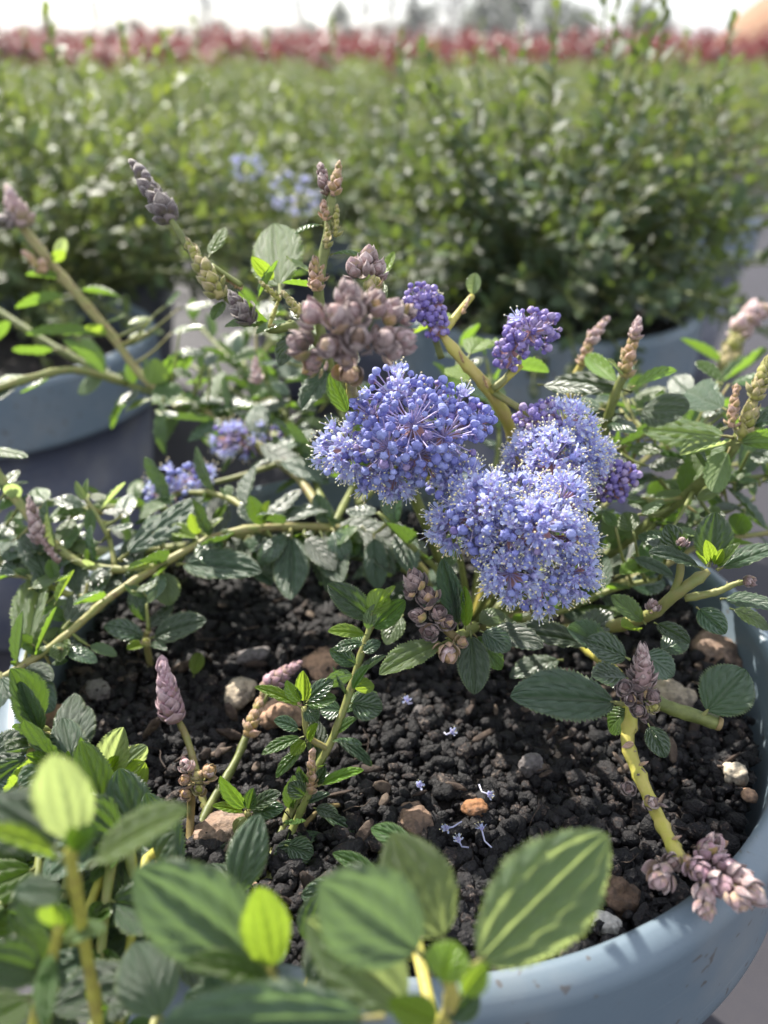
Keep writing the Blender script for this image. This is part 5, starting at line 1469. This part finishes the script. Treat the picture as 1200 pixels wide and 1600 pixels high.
for pts, sd in (([on_plane(110, 1300, SOIL), P(70, 1340, 0.215), P(30, 1380, 0.20), P(-20, 1440, 0.19)], 301), ([on_plane(200, 1400, SOIL), P(170, 1440, 0.20), P(110, 1500, 0.188), P(60, 1570, 0.178)], 302),
                ([on_plane(300, 1420, SOIL), P(270, 1480, 0.19), P(250, 1560, 0.178), P(230, 1640, 0.168)], 303), ([on_plane(60, 1260, SOIL), P(20, 1290, 0.225), P(-40, 1310, 0.22)], 304),
                ([on_plane(400, 1480, SOIL), P(380, 1540, 0.182), P(370, 1620, 0.17)], 305),
                ([on_plane(80, 1240, SOIL), P(40, 1265, 0.225), P(-20, 1330, 0.21)], 306), ([on_plane(90, 1320, SOIL), P(50, 1420, 0.195), P(10, 1500, 0.18), P(-20, 1590, 0.17)], 307), ([on_plane(180, 1440, SOIL), P(150, 1560, 0.178), P(140, 1640, 0.168)], 308),
                ([on_plane(130, 1380, SOIL), P(95, 1450, 0.195), P(90, 1540, 0.18), P(60, 1640, 0.168)], 309)):
    st, sp_ = make_stem(pts, 0.0013, 0.0010, 'stem')
    auto_leaves(st, sp_, 0.022, 0.0085, 0.2, 1.0, ('leaf', 'mid'), 0.35, seed=sd, lod='hi')
# the big leaves in front
s33, _ = make_stem([on_plane(640, 1560, SOIL), P(680, 1600, 0.165), P(705, 1560, 0.148), P(690, 1500, 0.142)], 0.0016, 0.0012, 'stem_y')
s34, _ = make_stem([on_plane(520, 1560, SOIL), P(450, 1640, 0.17), P(425, 1580, 0.156), P(425, 1510, 0.150)], 0.0015, 0.0012, 'stem_y')
for (st, b, t_, d, d2, mk, w, face, v) in [
    (s33, (728, 1525), (948, 1302), 0.145, 0.152, 'pale', 185, (0.30, 0.25, 0.9), 5), (s33, (668, 1500), (488, 1352), 0.142, 0.138, 'soft', 165, (-0.15, 0.35, 0.92), 3), (s33, (700, 1480), (612, 1302), 0.152, 0.155, 'pale', 128, (-0.1, 0.55, 0.8), 0),
    (s33, (690, 1540), (705, 1480), 0.136, 0.134, 'young', 84, (0, 0.7, 0.6), 4), (s33, (720, 1560), (760, 1500), 0.134, 0.134, 'young', 46, (0.3, 0.5, 0.7), 2), (s33, (690, 1600), (600, 1560), 0.138, 0.134, 'young', 60, (0, 0.5, 0.8), 2),
    (s33, (650, 1580), (470, 1440), 0.148, 0.148, 'pale', 130, (-0.2, 0.75, 0.5), 2), (s33, (600, 1590), (250, 1600), 0.138, 0.130, 'soft', 130, (0, 0.35, 0.9), 0), (s33, (700, 1600), (745, 1540), 0.150, 0.150, 'leaf', 50, (0.4, 0.4, 0.7), 2),
    (s34, (425, 1520), (212, 1335), 0.152, 0.150, 'soft', 155, (-0.05, 0.3, 0.95), 3), (s34, (430, 1525), (398, 1362), 0.148, 0.145, 'young', 84, (0.15, 0.1, 0.95), 3), (s34, (440, 1540), (290, 1500), 0.148, 0.138, 'mid', 60, (0, 0.85, 0.4), 0),
    (s34, (255, 1600), (212, 1472), 0.158, 0.158, 'soft', 110, (0.1, 0.65, 0.6), 4), (s34, (480, 1560), (545, 1440), 0.155, 0.158, 'leaf', 90, (0.1, 0.6, 0.7), 1), (s34, (420, 1600), (330, 1540), 0.15, 0.142, 'leaf', 90, (0, 0.5, 0.8), 1),
    (s34, (480, 1480), (500, 1395), 0.185, 0.185, 'leaf', 56, (0.2, 0.4, 0.8), 0)]:
    leaf(st, (*b, d), (*t_, d2), mk, w, face, v, 'hi')


# thin twigs joining the scattered leaves to their branches
for (a_, b_) in TWIGGED:
    for (tm, m, st) in REC['leaf'][a_:b_]:
        p = Vector(m.translation)
        near = [q for q in STEM_PTS if 0.004 < (q - p).length]
        q = min(near, key=lambda v: (v - p).length)
        ln = (q - p).length
        if ln < 0.075:
            V, Fc = tube(spline([q, q.lerp(p, 0.5) + Vector((0, 0, -0.06 * ln)), p], 6), [0.0008, 0.0007, 0.0007, 0.0006, 0.0005, 0.0005], 5)
            wpart('twig', V, Fc, [M['stem']], shrub)


# ---- turn the records into parts: the largest in view singly, the rest joined
def finish(kind, owner, limit=300):
    recs = REC[kind]

    def score(rec):
        p = Vector(rec[1].translation)
        x, y, d = pix(p)
        inside = -60 < x < 1260 and -60 < y < 1660
        size = rec[1].to_scale()[1] / max(d, 0.05)
        front = 0.0
        if kind in ('flower_bud', 'open_flower'):
            front = -d * 0.02
        return (1 if inside else 0, size + front)
    order = sorted(recs, key=score, reverse=True)
    for t, m, par in order[:limit]:
        part(kind, t.get_mesh(kind), par, m)
    rest = order[limit:]
    if rest:
        base = wloc(owner)
        me = joined_mesh(kind, [(t, Matrix.Translation(-base) @ m) for t, m, _ in rest])
        part(kind, me, owner, Matrix.Translation(base), kind='stuff')
    print(kind, len(recs))


for kd in REC:
    finish(kd, shrub)

# ------------------------------------------------------------------ stones and fallen bits on the compost
STONES = [
    (82, 1118, 48, 'stone_peach', 'pointed peach stone beside the left rim of the front pot', (1.0, 0.7, 0.5)),
    (375, 1076, 34, 'stone_beige', 'pale beige stone behind the pink bud lying on the compost', (1.0, 0.8, 0.6)),
    (440, 1108, 40, 'stone_peach', 'tan rounded stone behind the leafy front shoot', (1.0, 0.8, 0.6)),
    (505, 1035, 40, 'stone_peach', 'reddish pink stone beyond the tan stone and the leafy shoot', (1.2, 0.8, 0.45)),
    (395, 1022, 26, 'stone_grey', 'flat grey stone near the middle of the compost', (1.2, 0.8, 0.5)),
    (152, 1075, 26, 'stone_grey', 'grey brown pebble right of the pointed peach stone', (1.2, 0.8, 0.5)),
    (970, 1395, 46, 'stone_brown', 'knobbly brown stone by the front right rim', (0.8, 0.9, 1.0)),
    (948, 1440, 26, 'stone_white', 'small white stone lodged below the knobbly brown stone at the rim', (1.2, 0.8, 0.7)),
    (1048, 1085, 40, 'stone_beige', 'smooth grey beige pebble behind the cut green stem', (0.8, 1.1, 0.7)),
    (1150, 1205, 26, 'stone_beige', 'sandy pebble close to the right rim', (0.9, 0.9, 0.9)),
    (1172, 1240, 15, 'stone_peach', 'tiny peach pebble just in front of the sandy pebble', (1.0, 0.9, 0.8)),
    (742, 1258, 20, 'rust', 'rust orange chip above the fallen blue florets', (1.2, 0.9, 0.6)),
    (648, 1278, 30, 'stone_brown', 'flat brown chip behind the large front leaves', (1.3, 1.0, 0.5)),
    (350, 1290, 44, 'stone_brown', 'broad brown stone between the front left shoots', (1.3, 0.9, 0.5)),
    (830, 1190, 24, 'stone_grey', 'smooth grey pebble in the centre of the bare compost', (0.8, 1.0, 0.9)),
    (905, 965, 30, 'stone_beige', 'pinkish stone under the lowest blue cluster', (1.0, 1.0, 0.6)),
    (1120, 1010, 44, 'stone_brown', 'dark tan stone below the right-hand leaf rosette', (1.2, 0.9, 0.6)),
    (615, 1035, 14, 'rust', 'small orange crumb beside the brown bud spike', (1, 1, 0.7)),
    (940, 1375, 14, 'stone_grey', 'little grey chip left of the knobbly brown stone', (1.2, 0.9, 0.6)),
    (655, 1110, 13, 'stone_grey', 'little round grey pebble under the hanging pale leaf', (1, 1, 0.8)),
    (385, 1395, 20, 'stone_peach', 'pale pink stone behind the lime front leaf', (0.8, 1.2, 0.6)),
]
for i, (x, y, wpx, mk, lab, sc) in enumerate(STONES):
    c = on_plane(x, y, SOIL + 0.002) - Vector((0, 0, wpx / F * 0.27 * sc[2] * 0.35))
    s = wpx / F * depth_of(c) * 0.86
    v, f = ico(4, 0.0, 300 + i, noise_amp=0.32)
    rot = Matrix.Rotation(i * 1.7, 4, 'Z')
    me = mesh_of('stone', [tuple(rot @ Vector((p[0] * s * sc[0], p[1] * s * sc[1], p[2] * s * sc[2]))) for p in v], f, [M[mk]])
    o = part('stone', me, None, Matrix.Translation(c))
    o['label'] = lab
    o['category'] = 'stone'
    o['group'] = 'stones lying on the compost'
FALL = [(636, 1105, 'single fallen blue floret standing behind the bare compost patch'), (762, 1252, 'fallen blue floret right of the rust orange chip'), (698, 1305, 'fallen blue floret nearest the big front leaves'), (716, 1325, 'pale withered floret beside the nearest fallen blue one'), (752, 1308, 'whitish fallen floret below the rust orange chip'), (705, 1155, 'tiny pale floret in the middle of the dark compost'), (655, 1238, 'thin white floret by the flat brown chip')]
for i, (x, y, lab) in enumerate(FALL):
    c = on_plane(x, y, SOIL + 0.004)
    fl = thing('fallen_floret', c, lab, 'fallen flower', 'fallen florets on the compost')
    rr = random.Random(i)
    q = Quaternion((rr.uniform(0.5, 1), rr.uniform(-0.4, 0.4), rr.uniform(-0.4, 0.4), 0)).normalized().to_matrix().to_4x4()
    part('corolla', FLOWER[i % 4].get_mesh('open_flower'), fl, Matrix.Translation(c + Vector((0, 0, 0.003))) @ q @ Matrix.Scale(0.00062, 4))
    ax = q.to_3x3() @ Vector((0, 0, 1))
    V, Fc = tube([c + Vector((0, 0, 0.003)) - ax * 0.006 + Vector((0.001, 0, 0.002)), c + Vector((0, 0, 0.003)) - ax * 0.003, c + Vector((0, 0, 0.003))], 0.00025, 5)
    wpart('stalk', V, Fc, [M['filament']], fl)
c = on_plane(302, 1058, SOIL + 0.004)
yl = part('fallen_leaf', LEAF['young', 1, 'hi'].get_mesh('leaf'), None, leaf_matrix(c, c + Vector((0.001, 0.010, 0.005)), Vector((0.2, -0.6, 0.8)), 0.9))
yl['label'] = 'small yellow-green leaf fallen on the compost beside the lilac bud spike'
yl['category'] = 'leaf'


# ------------------------------------------------------------------ neighbouring shrubs
def bush_recs(c, rad, h, shoots, L, seed, lod, mats, spacing=0.012, z0=0.2, tall=(), spread=82, lean=(0, 0)):
    r = random.Random(seed)
    leaves, stems = [], []
    for s in range(shoots):
        th = R(spread) * math.sqrt(r.random())
        az = r.random() * 2 * math.pi
        d = Vector((math.sin(th) * math.cos(az), math.sin(th) * math.sin(az), math.cos(th)))
        ext = r.uniform(0.72, 1.08)
        end = Vector((c[0] + d.x * rad * ext + lean[0], c[1] + d.y * rad * ext + lean[1], z0 + 0.03 + d.z * h * ext + r.uniform(-0.01, 0.015)))
        st = Vector((c[0] + r.uniform(-1, 1) * 0.02, c[1] + r.uniform(-1, 1) * 0.02, z0 - 0.01))
        mid = st.lerp(end, 0.5) + Vector((0, 0, 0.025 * math.sin(th)))
        stems.append((spline([st, mid, end], 9), 0.0016, 0.0009))
    for (dx, dy, hh) in tall:
        st = Vector((c[0] + dx * 0.3, c[1] + dy * 0.3, z0))
        end = Vector((c[0] + dx, c[1] + dy, hh))
        stems.append((spline([st, st.lerp(end, 0.5) + Vector((dx * 0.3, dy * 0.3, 0)), end], 12), 0.0018, 0.0010))
    for sp, _, _ in stems:
        total = sum((sp[i + 1] - sp[i]).length for i in range(len(sp) - 1))
        n = int(total * 0.72 / spacing)
        for k in range(n + 1):
            f = 0.28 + 0.72 * k / max(1, n)
            x = f * (len(sp) - 1)
            i = min(int(x), len(sp) - 2)
            p = sp[i].lerp(sp[i + 1], x - i)
            d = (sp[i + 1] - sp[i]).normalized()
            a = k * 2.4 + r.uniform(-0.5, 0.5)
            px = perp(d)
            side = px * math.cos(a) + d.cross(px) * math.sin(a)
            ang = R(r.uniform(42, 75)) * (1 if f < 0.9 else 0.6)
            dirn = (d * math.cos(ang) + side * math.sin(ang) + Vector((0, 0, 0.12))).normalized()
            nh = (d * 0.6 + Vector((0, 0, 0.9)) + Vector((r.uniform(-.5, .5), r.uniform(-.5, .5), 0))).normalized()
            ln = L * r.uniform(0.7, 1.2) * (1 if f < 0.85 else 0.7)
            q = r.random()
            mk = mats[2] if (f > 0.86 and q < 0.65) else (mats[1] if q < 0.22 + 0.4 * max(0, f - 0.6) else mats[0])
            leaves.append((LEAF[mk, r.randrange(5), lod], leaf_matrix(p, p + dirn * ln, nh, r.uniform(0.85, 1.15))))
    return leaves, stems


def make_bush(c, rad, h, shoots, label, seed, L=0.0185, spacing=0.0078, singles=240, tall=(), z0=0.2, lean=(0, 0), cat='shrub', group='green ceanothus shrubs in pots around the front pot', flowers=(), spread=82, mats=('far', 'far', 'tipgreen')):
    root = thing('ceanothus_shrub', (c[0], c[1], z0), label, cat, group)
    leaves, stems = bush_recs(c, rad, h, shoots, L, seed, 'low', mats, spacing, z0, tall, spread, lean)
    t = T()
    for sp, a, b in stems:
        V, Fc = tube(sp, [a + (b - a) * i / (len(sp) - 1) for i in range(len(sp))], 6)
        t.add(V, Fc)
    wpart('branches', t.v, t.f, [M['stem']], root)

    def sc(rec):
        p = Vector(rec[1].translation)
        x, y, d = pix(p)
        return (1 if -40 < x < 1240 and -40 < y < 800 else 0, -(p - cam.location).length)
    leaves.sort(key=sc, reverse=True)
    for tm, m in leaves[:singles]:
        part('leaf', tm.get_mesh('leaf'), root, m)
    if leaves[singles:]:
        base = wloc(root)
        me = joined_mesh('leaf', [(tm, Matrix.Translation(-base) @ m) for tm, m in leaves[singles:]])
        part('leaf', me, root, Matrix.Translation(base), kind='stuff')
    rr = random.Random(seed)
    for (fx, fy, d, wpx) in flowers:
        c3 = P(fx, fy, d)
        W = wpx / F * d * 0.5
        items = []
        for k in range(int(50)):
            q = Vector((rr.gauss(0, 1), rr.gauss(0, 1), rr.gauss(0, 1))).normalized()
            p = c3 + Vector((q.x * W, q.y * W, q.z * W * 0.75)) * rr.uniform(0.75, 1.0)
            mq = q.to_track_quat('Z', 'Y').to_matrix().to_4x4()
            tm = FLOWER[rr.randrange(4)] if rr.random() < 0.6 else BUD['blue'][0]
            items.append((tm, Matrix.Translation(p - wloc(root)) @ mq @ Matrix.Scale(0.0010, 4)))
        part('flower_cluster', joined_mesh('flower_cluster', items), root, Matrix.Translation(wloc(root)))
        V, Fc = tube(spline([Vector((c[0], c[1], z0)), Vector((c3.x, c3.y, (z0 + c3.z) / 2)), c3], 8), 0.0013, 6)
        wpart('flower_stalk', V, Fc, [M['stem']], root)
    return root


make_pot(-0.300, 0.600, 'blue-grey pot at the left with a slate lower wall and bare compost showing', n=96, seed=2, mix_label='dark compost in the left pot', chips=500)
make_pot(0.135, 0.70, 'blue-grey pot behind the flowers under the big dense shrub', n=96, seed=3, mix_label='dark compost under the big dense shrub', chips=400)
make_pot(-0.07, 1.12, 'slate pot in the second row seen between the flower buds', n=72, seed=4, mix_label='dark compost in the second row pot behind the buds', chips=0)
make_pot(-0.70, 1.02, 'pot of the shrub at the left edge of the second row', n=72, seed=5, mix_label='dark compost of the left second row pot', chips=0)
make_pot(0.36, 1.15, 'pot under the shrub standing behind the big dense one in the second row', n=72, seed=6, mix_label='dark compost beneath the second row shrub on the right', chips=0)
make_bush((0.135, 0.71), 0.18, 0.19, 165, 'big dense dark green shrub filling the upper right behind the flowers', 1, tall=((0.055, 0.02, 0.462), (0.03, -0.02, 0.44), (0.075, 0.05, 0.455), (0.04, 0.06, 0.46), (0.065, -0.02, 0.44), (0.14, 0.05, 0.42), (0.0, 0.05, 0.43), (-0.06, 0.03, 0.40), (-0.12, 0.03, 0.40)), singles=300, spacing=0.0070, spread=101, mats=('duller', 'duller', 'far'))
make_bush((-0.32, 0.74), 0.25, 0.18, 150, 'open twiggy green shrub standing in the left pot with bare compost', 2, tall=((-0.03, 0.06, 0.455), (0.09, 0.10, 0.42), (-0.08, 0.02, 0.44), (0.02, 0.12, 0.43), (0.14, 0.05, 0.41), (-0.01, -0.02, 0.42)), lean=(0.03, 0.06), singles=240, spread=98)
make_bush((-0.08, 1.10), 0.27, 0.15, 120, 'green shrub with two soft blue flower heads in the second row', 3, singles=200, tall=((0.02, 0.0, 0.43), (-0.06, 0.05, 0.42), (0.1, 0.03, 0.42), (-0.14, 0.02, 0.43)), flowers=((385, 262, 0.70, 54), (462, 305, 0.66, 84)), spread=100)
make_bush((-0.70, 1.03), 0.21, 0.18, 80, 'green shrub at the left edge of the second row', 4, singles=120, tall=((0.05, 0, 0.46),))
make_pot(-0.385, 1.06, 'pot behind the left pot beneath a bushy shrub', n=72, seed=8, mix_label='dark compost of the pot behind the left one', chips=0)
make_bush((-0.385, 1.05), 0.26, 0.17, 110, 'bushy green shrub filling the gap behind the left pot', 6, singles=120, spread=100)
make_bush((0.36, 1.17), 0.2, 0.17, 80, 'green shrub peeping over the big dense one in the second row', 5, singles=100, tall=((0.25, 0.0, 0.45),))


# ------------------------------------------------------------------ rows of shrubs behind
def copy_tree(o, loc, rz, sc, label, group=None):
    c = o.copy()
    COL.objects.link(c)
    c.location = loc
    c.rotation_euler = (0, 0, rz)
    c.scale = (sc, sc, sc)
    c['label'] = label
    if group:
        c['group'] = group
    for ch in o.children:
        k = ch.copy()
        COL.objects.link(k)
        k.parent = c
    return c


def proto_shrub(name, label, cat, group, seed, lod, mats, n, L, rad, h, spacing, z0=0.03, tall=()):
    root = thing(name, (0, 0, 0), label, cat, group)
    leaves, stems = bush_recs((0, 0), rad, h, n, L, seed, lod, mats, spacing, z0, tall, 88)
    t = T()
    for sp, a, b in stems:
        V, Fc = tube(sp, [a * 1.5, a * 1.4, a * 1.3, a * 1.2, a, a, b, b, b][:len(sp)] + [b] * max(0, len(sp) - 9), 4)
        t.add(V, Fc)
    wpart('branches', t.v, t.f, [M['stem']], root)
    part('foliage', joined_mesh('foliage', leaves), root, kind='stuff')
    return root


FIELD = 'green shrubs in the rows behind'
lab_mid = 'low green ceanothus in the crowded rows between the front pots and the red shrubs'
protos = [proto_shrub('ceanothus_shrub', lab_mid, 'shrub', FIELD, 100 + i, 'low', ('duller', 'far', 'tipgreen') if i % 2 else ('far', 'far', 'tipgreen'), 100, 0.021, 0.24, 0.33, 0.013, tall=((0.05, 0.02, 0.40 + 0.02 * i), (-0.08, 0.0, 0.38))) for i in range(3)]
protos_far = [proto_shrub('ceanothus_shrub', lab_mid, 'shrub', FIELD, 110 + i, 'min', ('far', 'far', 'tipgreen'), 95, 0.030, 0.26, 0.32, 0.022) for i in range(3)]
fr = random.Random(5)
spots = []
yy = 1.62
row = 0
while yy < 9.0:
    step = 0.44 if yy < 3 else 0.50
    half = yy * 0.50 + 0.35
    x = -half + (row % 2) * 0.22
    while x < half:
        xx = x + fr.uniform(-0.05, 0.05)
        y2 = yy + fr.uniform(-0.06, 0.06)
        # leave the trodden gap on the right where the ground cover shows
        if not (y2 < 2.6 and xx > 0.50 + (y2 - 1.6) * 0.25):
            spots.append((xx, y2))
        x += step
    yy += step * 1.05
    row += 1
used = set()
for (x, y) in spots:
    lab_mid, FIELD = (('low green ceanothus in the first crowded row behind the spaced pots', 'green shrubs in the nearest crowded rows') if y < 2.3 else
                      ('low green ceanothus in the middle of the crowded green field', 'green shrubs in the middle rows') if y < 5.5 else
                      ('low green ceanothus at the far edge of the green field before the red row', 'green shrubs in the farthest rows'))
    pool = protos if y < 3.4 else protos_far
    pr = pool[fr.randrange(3)]
    sc = fr.uniform(0.86, 1.08)
    if pr.name not in used:
        used.add(pr.name)
        pr.location = (x, y, 0)
        pr.scale = (sc, sc, sc)
        pr['label'], pr['group'] = lab_mid, FIELD
    else:
        copy_tree(pr, (x, y, 0), fr.random() * 6.28, sc, lab_mid, FIELD)
print('field shrubs', len(spots))

# the red row
lab_red = 'bright red-leaved shrub in the long row beyond the green plants'
red_protos = [proto_shrub('red_shrub', lab_red, 'shrub', 'red shrubs in the far row', 200 + i, 'min', ('red', 'red', 'red') if i < 2 else ('red_dark', 'red', 'red'), 110, 0.075, 0.50, 0.58 + 0.03 * i, 0.030) for i in range(3)]
cnt = 0
for rowy in (12.0, 13.0, 14.2):
    x = -7.2
    while x < 7.8:
        pr = red_protos[fr.randrange(3)] if cnt > 2 else red_protos[cnt]
        sc = fr.uniform(0.93, 1.08)
        loc = (x + fr.uniform(-0.1, 0.1), rowy + fr.uniform(-0.15, 0.15), 0)
        if cnt < 3:
            pr.location = loc
            pr.scale = (sc, sc, sc)
        else:
            copy_tree(pr, loc, fr.random() * 6.28, sc, lab_red)
        cnt += 1
        x += 0.46
print('red', cnt)


# far trees
def make_tree(seed, h, kind):
    r = random.Random(seed)
    lab = {'bare': 'bare grey slender tree on the far skyline', 'bushy': 'dull green bushy tree on the far skyline', 'hedge': 'low grey-green hedge shrub on the far skyline'}[kind]
    root = thing('tree', (0, 0, 0), lab, 'tree', {'bare': 'bare trees on the skyline', 'bushy': 'bushy trees on the skyline', 'hedge': 'hedge shrubs on the skyline'}[kind])
    t = T()
    V, Fc = tube(spline([Vector((0, 0, 0)), Vector((r.uniform(-.1, .1), 0, h * 0.5)), Vector((r.uniform(-.2, .2), 0, h))], 8), [h * 0.018 * (1 - 0.11 * i) for i in range(8)], 6)
    t.add(V, Fc)
    wpart('trunk', t.v, t.f, [M['twig']], root)
    t = T()
    leaves = []
    nb = 60 if kind == 'bare' else 40
    for i in range(nb):
        z = h * r.uniform(0.12 if kind != 'bare' else 0.25, 0.95)
        a = r.random() * 6.28
        ln = h * (0.22 if kind == 'bare' else 0.34) * (1.1 - z / h * 0.6) * r.uniform(0.6, 1.1)
        e = Vector((math.cos(a) * ln * 0.8, math.sin(a) * ln * 0.8, z + ln * (0.8 if kind == 'bare' else 0.25)))
        V, Fc = tube(spline([Vector((0, 0, z)), Vector((e.x * 0.5, e.y * 0.5, z + ln * 0.25)), e], 5), [h * 0.005, h * 0.004, h * 0.003, h * 0.002, h * 0.0015], 4)
        t.add(V, Fc)
        if kind != 'bare':
            for q in range(26):
                p = e * 1.0 + Vector((r.gauss(0, 1), r.gauss(0, 1), r.gauss(0, 0.8))) * h * 0.07
                p.z = max(0.1, p.z)
                leaves.append((LEAF['tree', r.randrange(5), 'min'], leaf_matrix(p, p + Vector((r.uniform(-1, 1), r.uniform(-1, 1), r.uniform(-.5, 1))).normalized() * h * 0.07, Vector((r.uniform(-.5, .5), r.uniform(-.5, .5), 1)))))
        else:
            for q in range(5):
                b = Vector((0, 0, z)).lerp(e, r.uniform(0.4, 1))
                V, Fc = tube([b, b + Vector((r.uniform(-1, 1), r.uniform(-1, 1), r.uniform(0.3, 1.5))).normalized() * ln * 0.5], [h * 0.002, h * 0.001], 3)
                t.add(V, Fc)
    wpart('limbs', t.v, t.f, [M['twig']], root)
    if leaves:
        part('crown', joined_mesh('crown', leaves), root, kind='stuff')
    return root, lab


tp = {'bare': make_tree(1, 4.4, 'bare'), 'bushy': make_tree(2, 2.9, 'bushy'), 'hedge': make_tree(3, 1.8, 'hedge')}
first = set()
TREES = [(610, 52, 'bare', 1.0), (640, 50, 'bare', 1.2), (535, 55, 'bushy', 1.0), (655, 50, 'bushy', 0.95), (740, 50, 'bushy', 0.9), (700, 55, 'bare', 1.0), (760, 48, 'bushy', 1.1), (800, 50, 'bushy', 1.2), (860, 48, 'bushy', 1.0), (990, 48, 'bushy', 0.95), (1010, 50, 'bushy', 0.8), (330, 55, 'bare', 1.1), (470, 55, 'bare', 0.8),
         (160, 55, 'bare', 0.75), (780, 52, 'bare', 1.2), (830, 55, 'bare', 1.1), (715, 52, 'bare', 1.15), (900, 50, 'bushy', 0.9), (570, 50, 'bare', 0.9), (680, 55, 'bare', 0.9)]
TREES += [(x, 46 + (i * 7) % 9, 'hedge', 0.8 + 0.1 * (i % 4)) for i, x in enumerate(range(-20, 1240, 34))]
for (px_, y, kd, sc) in TREES:
    root, lab = tp[kd]
    x = (px_ - 600) / F * (y * CP + 0.2)
    if kd not in first:
        first.add(kd)
        root.location = (x, y, 0)
        root.scale = (sc, sc, sc)
    else:
        copy_tree(root, (x, y, 0), fr.random() * 6.28, sc, lab)

# heap of peach-coloured bark at the right
hx, hy = 9.7, 21.5
V, Fc = [], []
nx, ny = 40, 24
from mathutils import noise as mnoise
for j in range(ny + 1):
    for i in range(nx + 1):
        u, v = i / nx * 2 - 1, j / ny * 2 - 1
        hgt = max(0.0, 1 - (abs(u) ** 1.7 + abs(v) ** 2)) ** 0.62 * 2.0
        hgt += 0.10 * mnoise.noise(Vector((u * 4, v * 4, 0))) * (hgt > 0)
        V.append((u * 2.4, v * 2.4, max(0.0, hgt) - 0.01))
for j in range(ny):
    for i in range(nx):
        a = j * (nx + 1) + i
        Fc.append((a, a + 1, a + nx + 2, a + nx + 1))
hp = part('bark_heap', mesh_of('bark_heap', V, Fc, [M['heap']]), None, Matrix.Translation((hx, hy, 0)))
hp['label'] = 'peach coloured heap rising behind the red row at the right edge'
hp['category'] = 'heap'

# ------------------------------------------------------------------ thin morning haze over the whole field
x0, x1, y0, y1, z0_, z1_ = -60.0, 60.0, -6.0, 75.0, -1.0, 9.0
V = [(x0, y0, z0_), (x1, y0, z0_), (x1, y1, z0_), (x0, y1, z0_), (x0, y0, z1_), (x1, y0, z1_), (x1, y1, z1_), (x0, y1, z1_)]
Fc = [(0, 3, 2, 1), (4, 5, 6, 7), (0, 1, 5, 4), (1, 2, 6, 5), (2, 3, 7, 6), (3, 0, 4, 7)]
hm = bpy.data.materials.new('haze')
hm.use_nodes = True
hm.node_tree.nodes.clear()
ho = hm.node_tree.nodes.new('ShaderNodeOutputMaterial')
hv = hm.node_tree.nodes.new('ShaderNodeVolumePrincipled')
hv.inputs['Color'].default_value = (0.93, 0.95, 1.0, 1)
hv.inputs['Density'].default_value = 0.0020
hm.node_tree.links.new(hv.outputs['Volume'], ho.inputs['Volume'])
hz = part('haze', mesh_of('haze', V, Fc, [hm], smooth=False), None)
hz['kind'] = 'stuff'
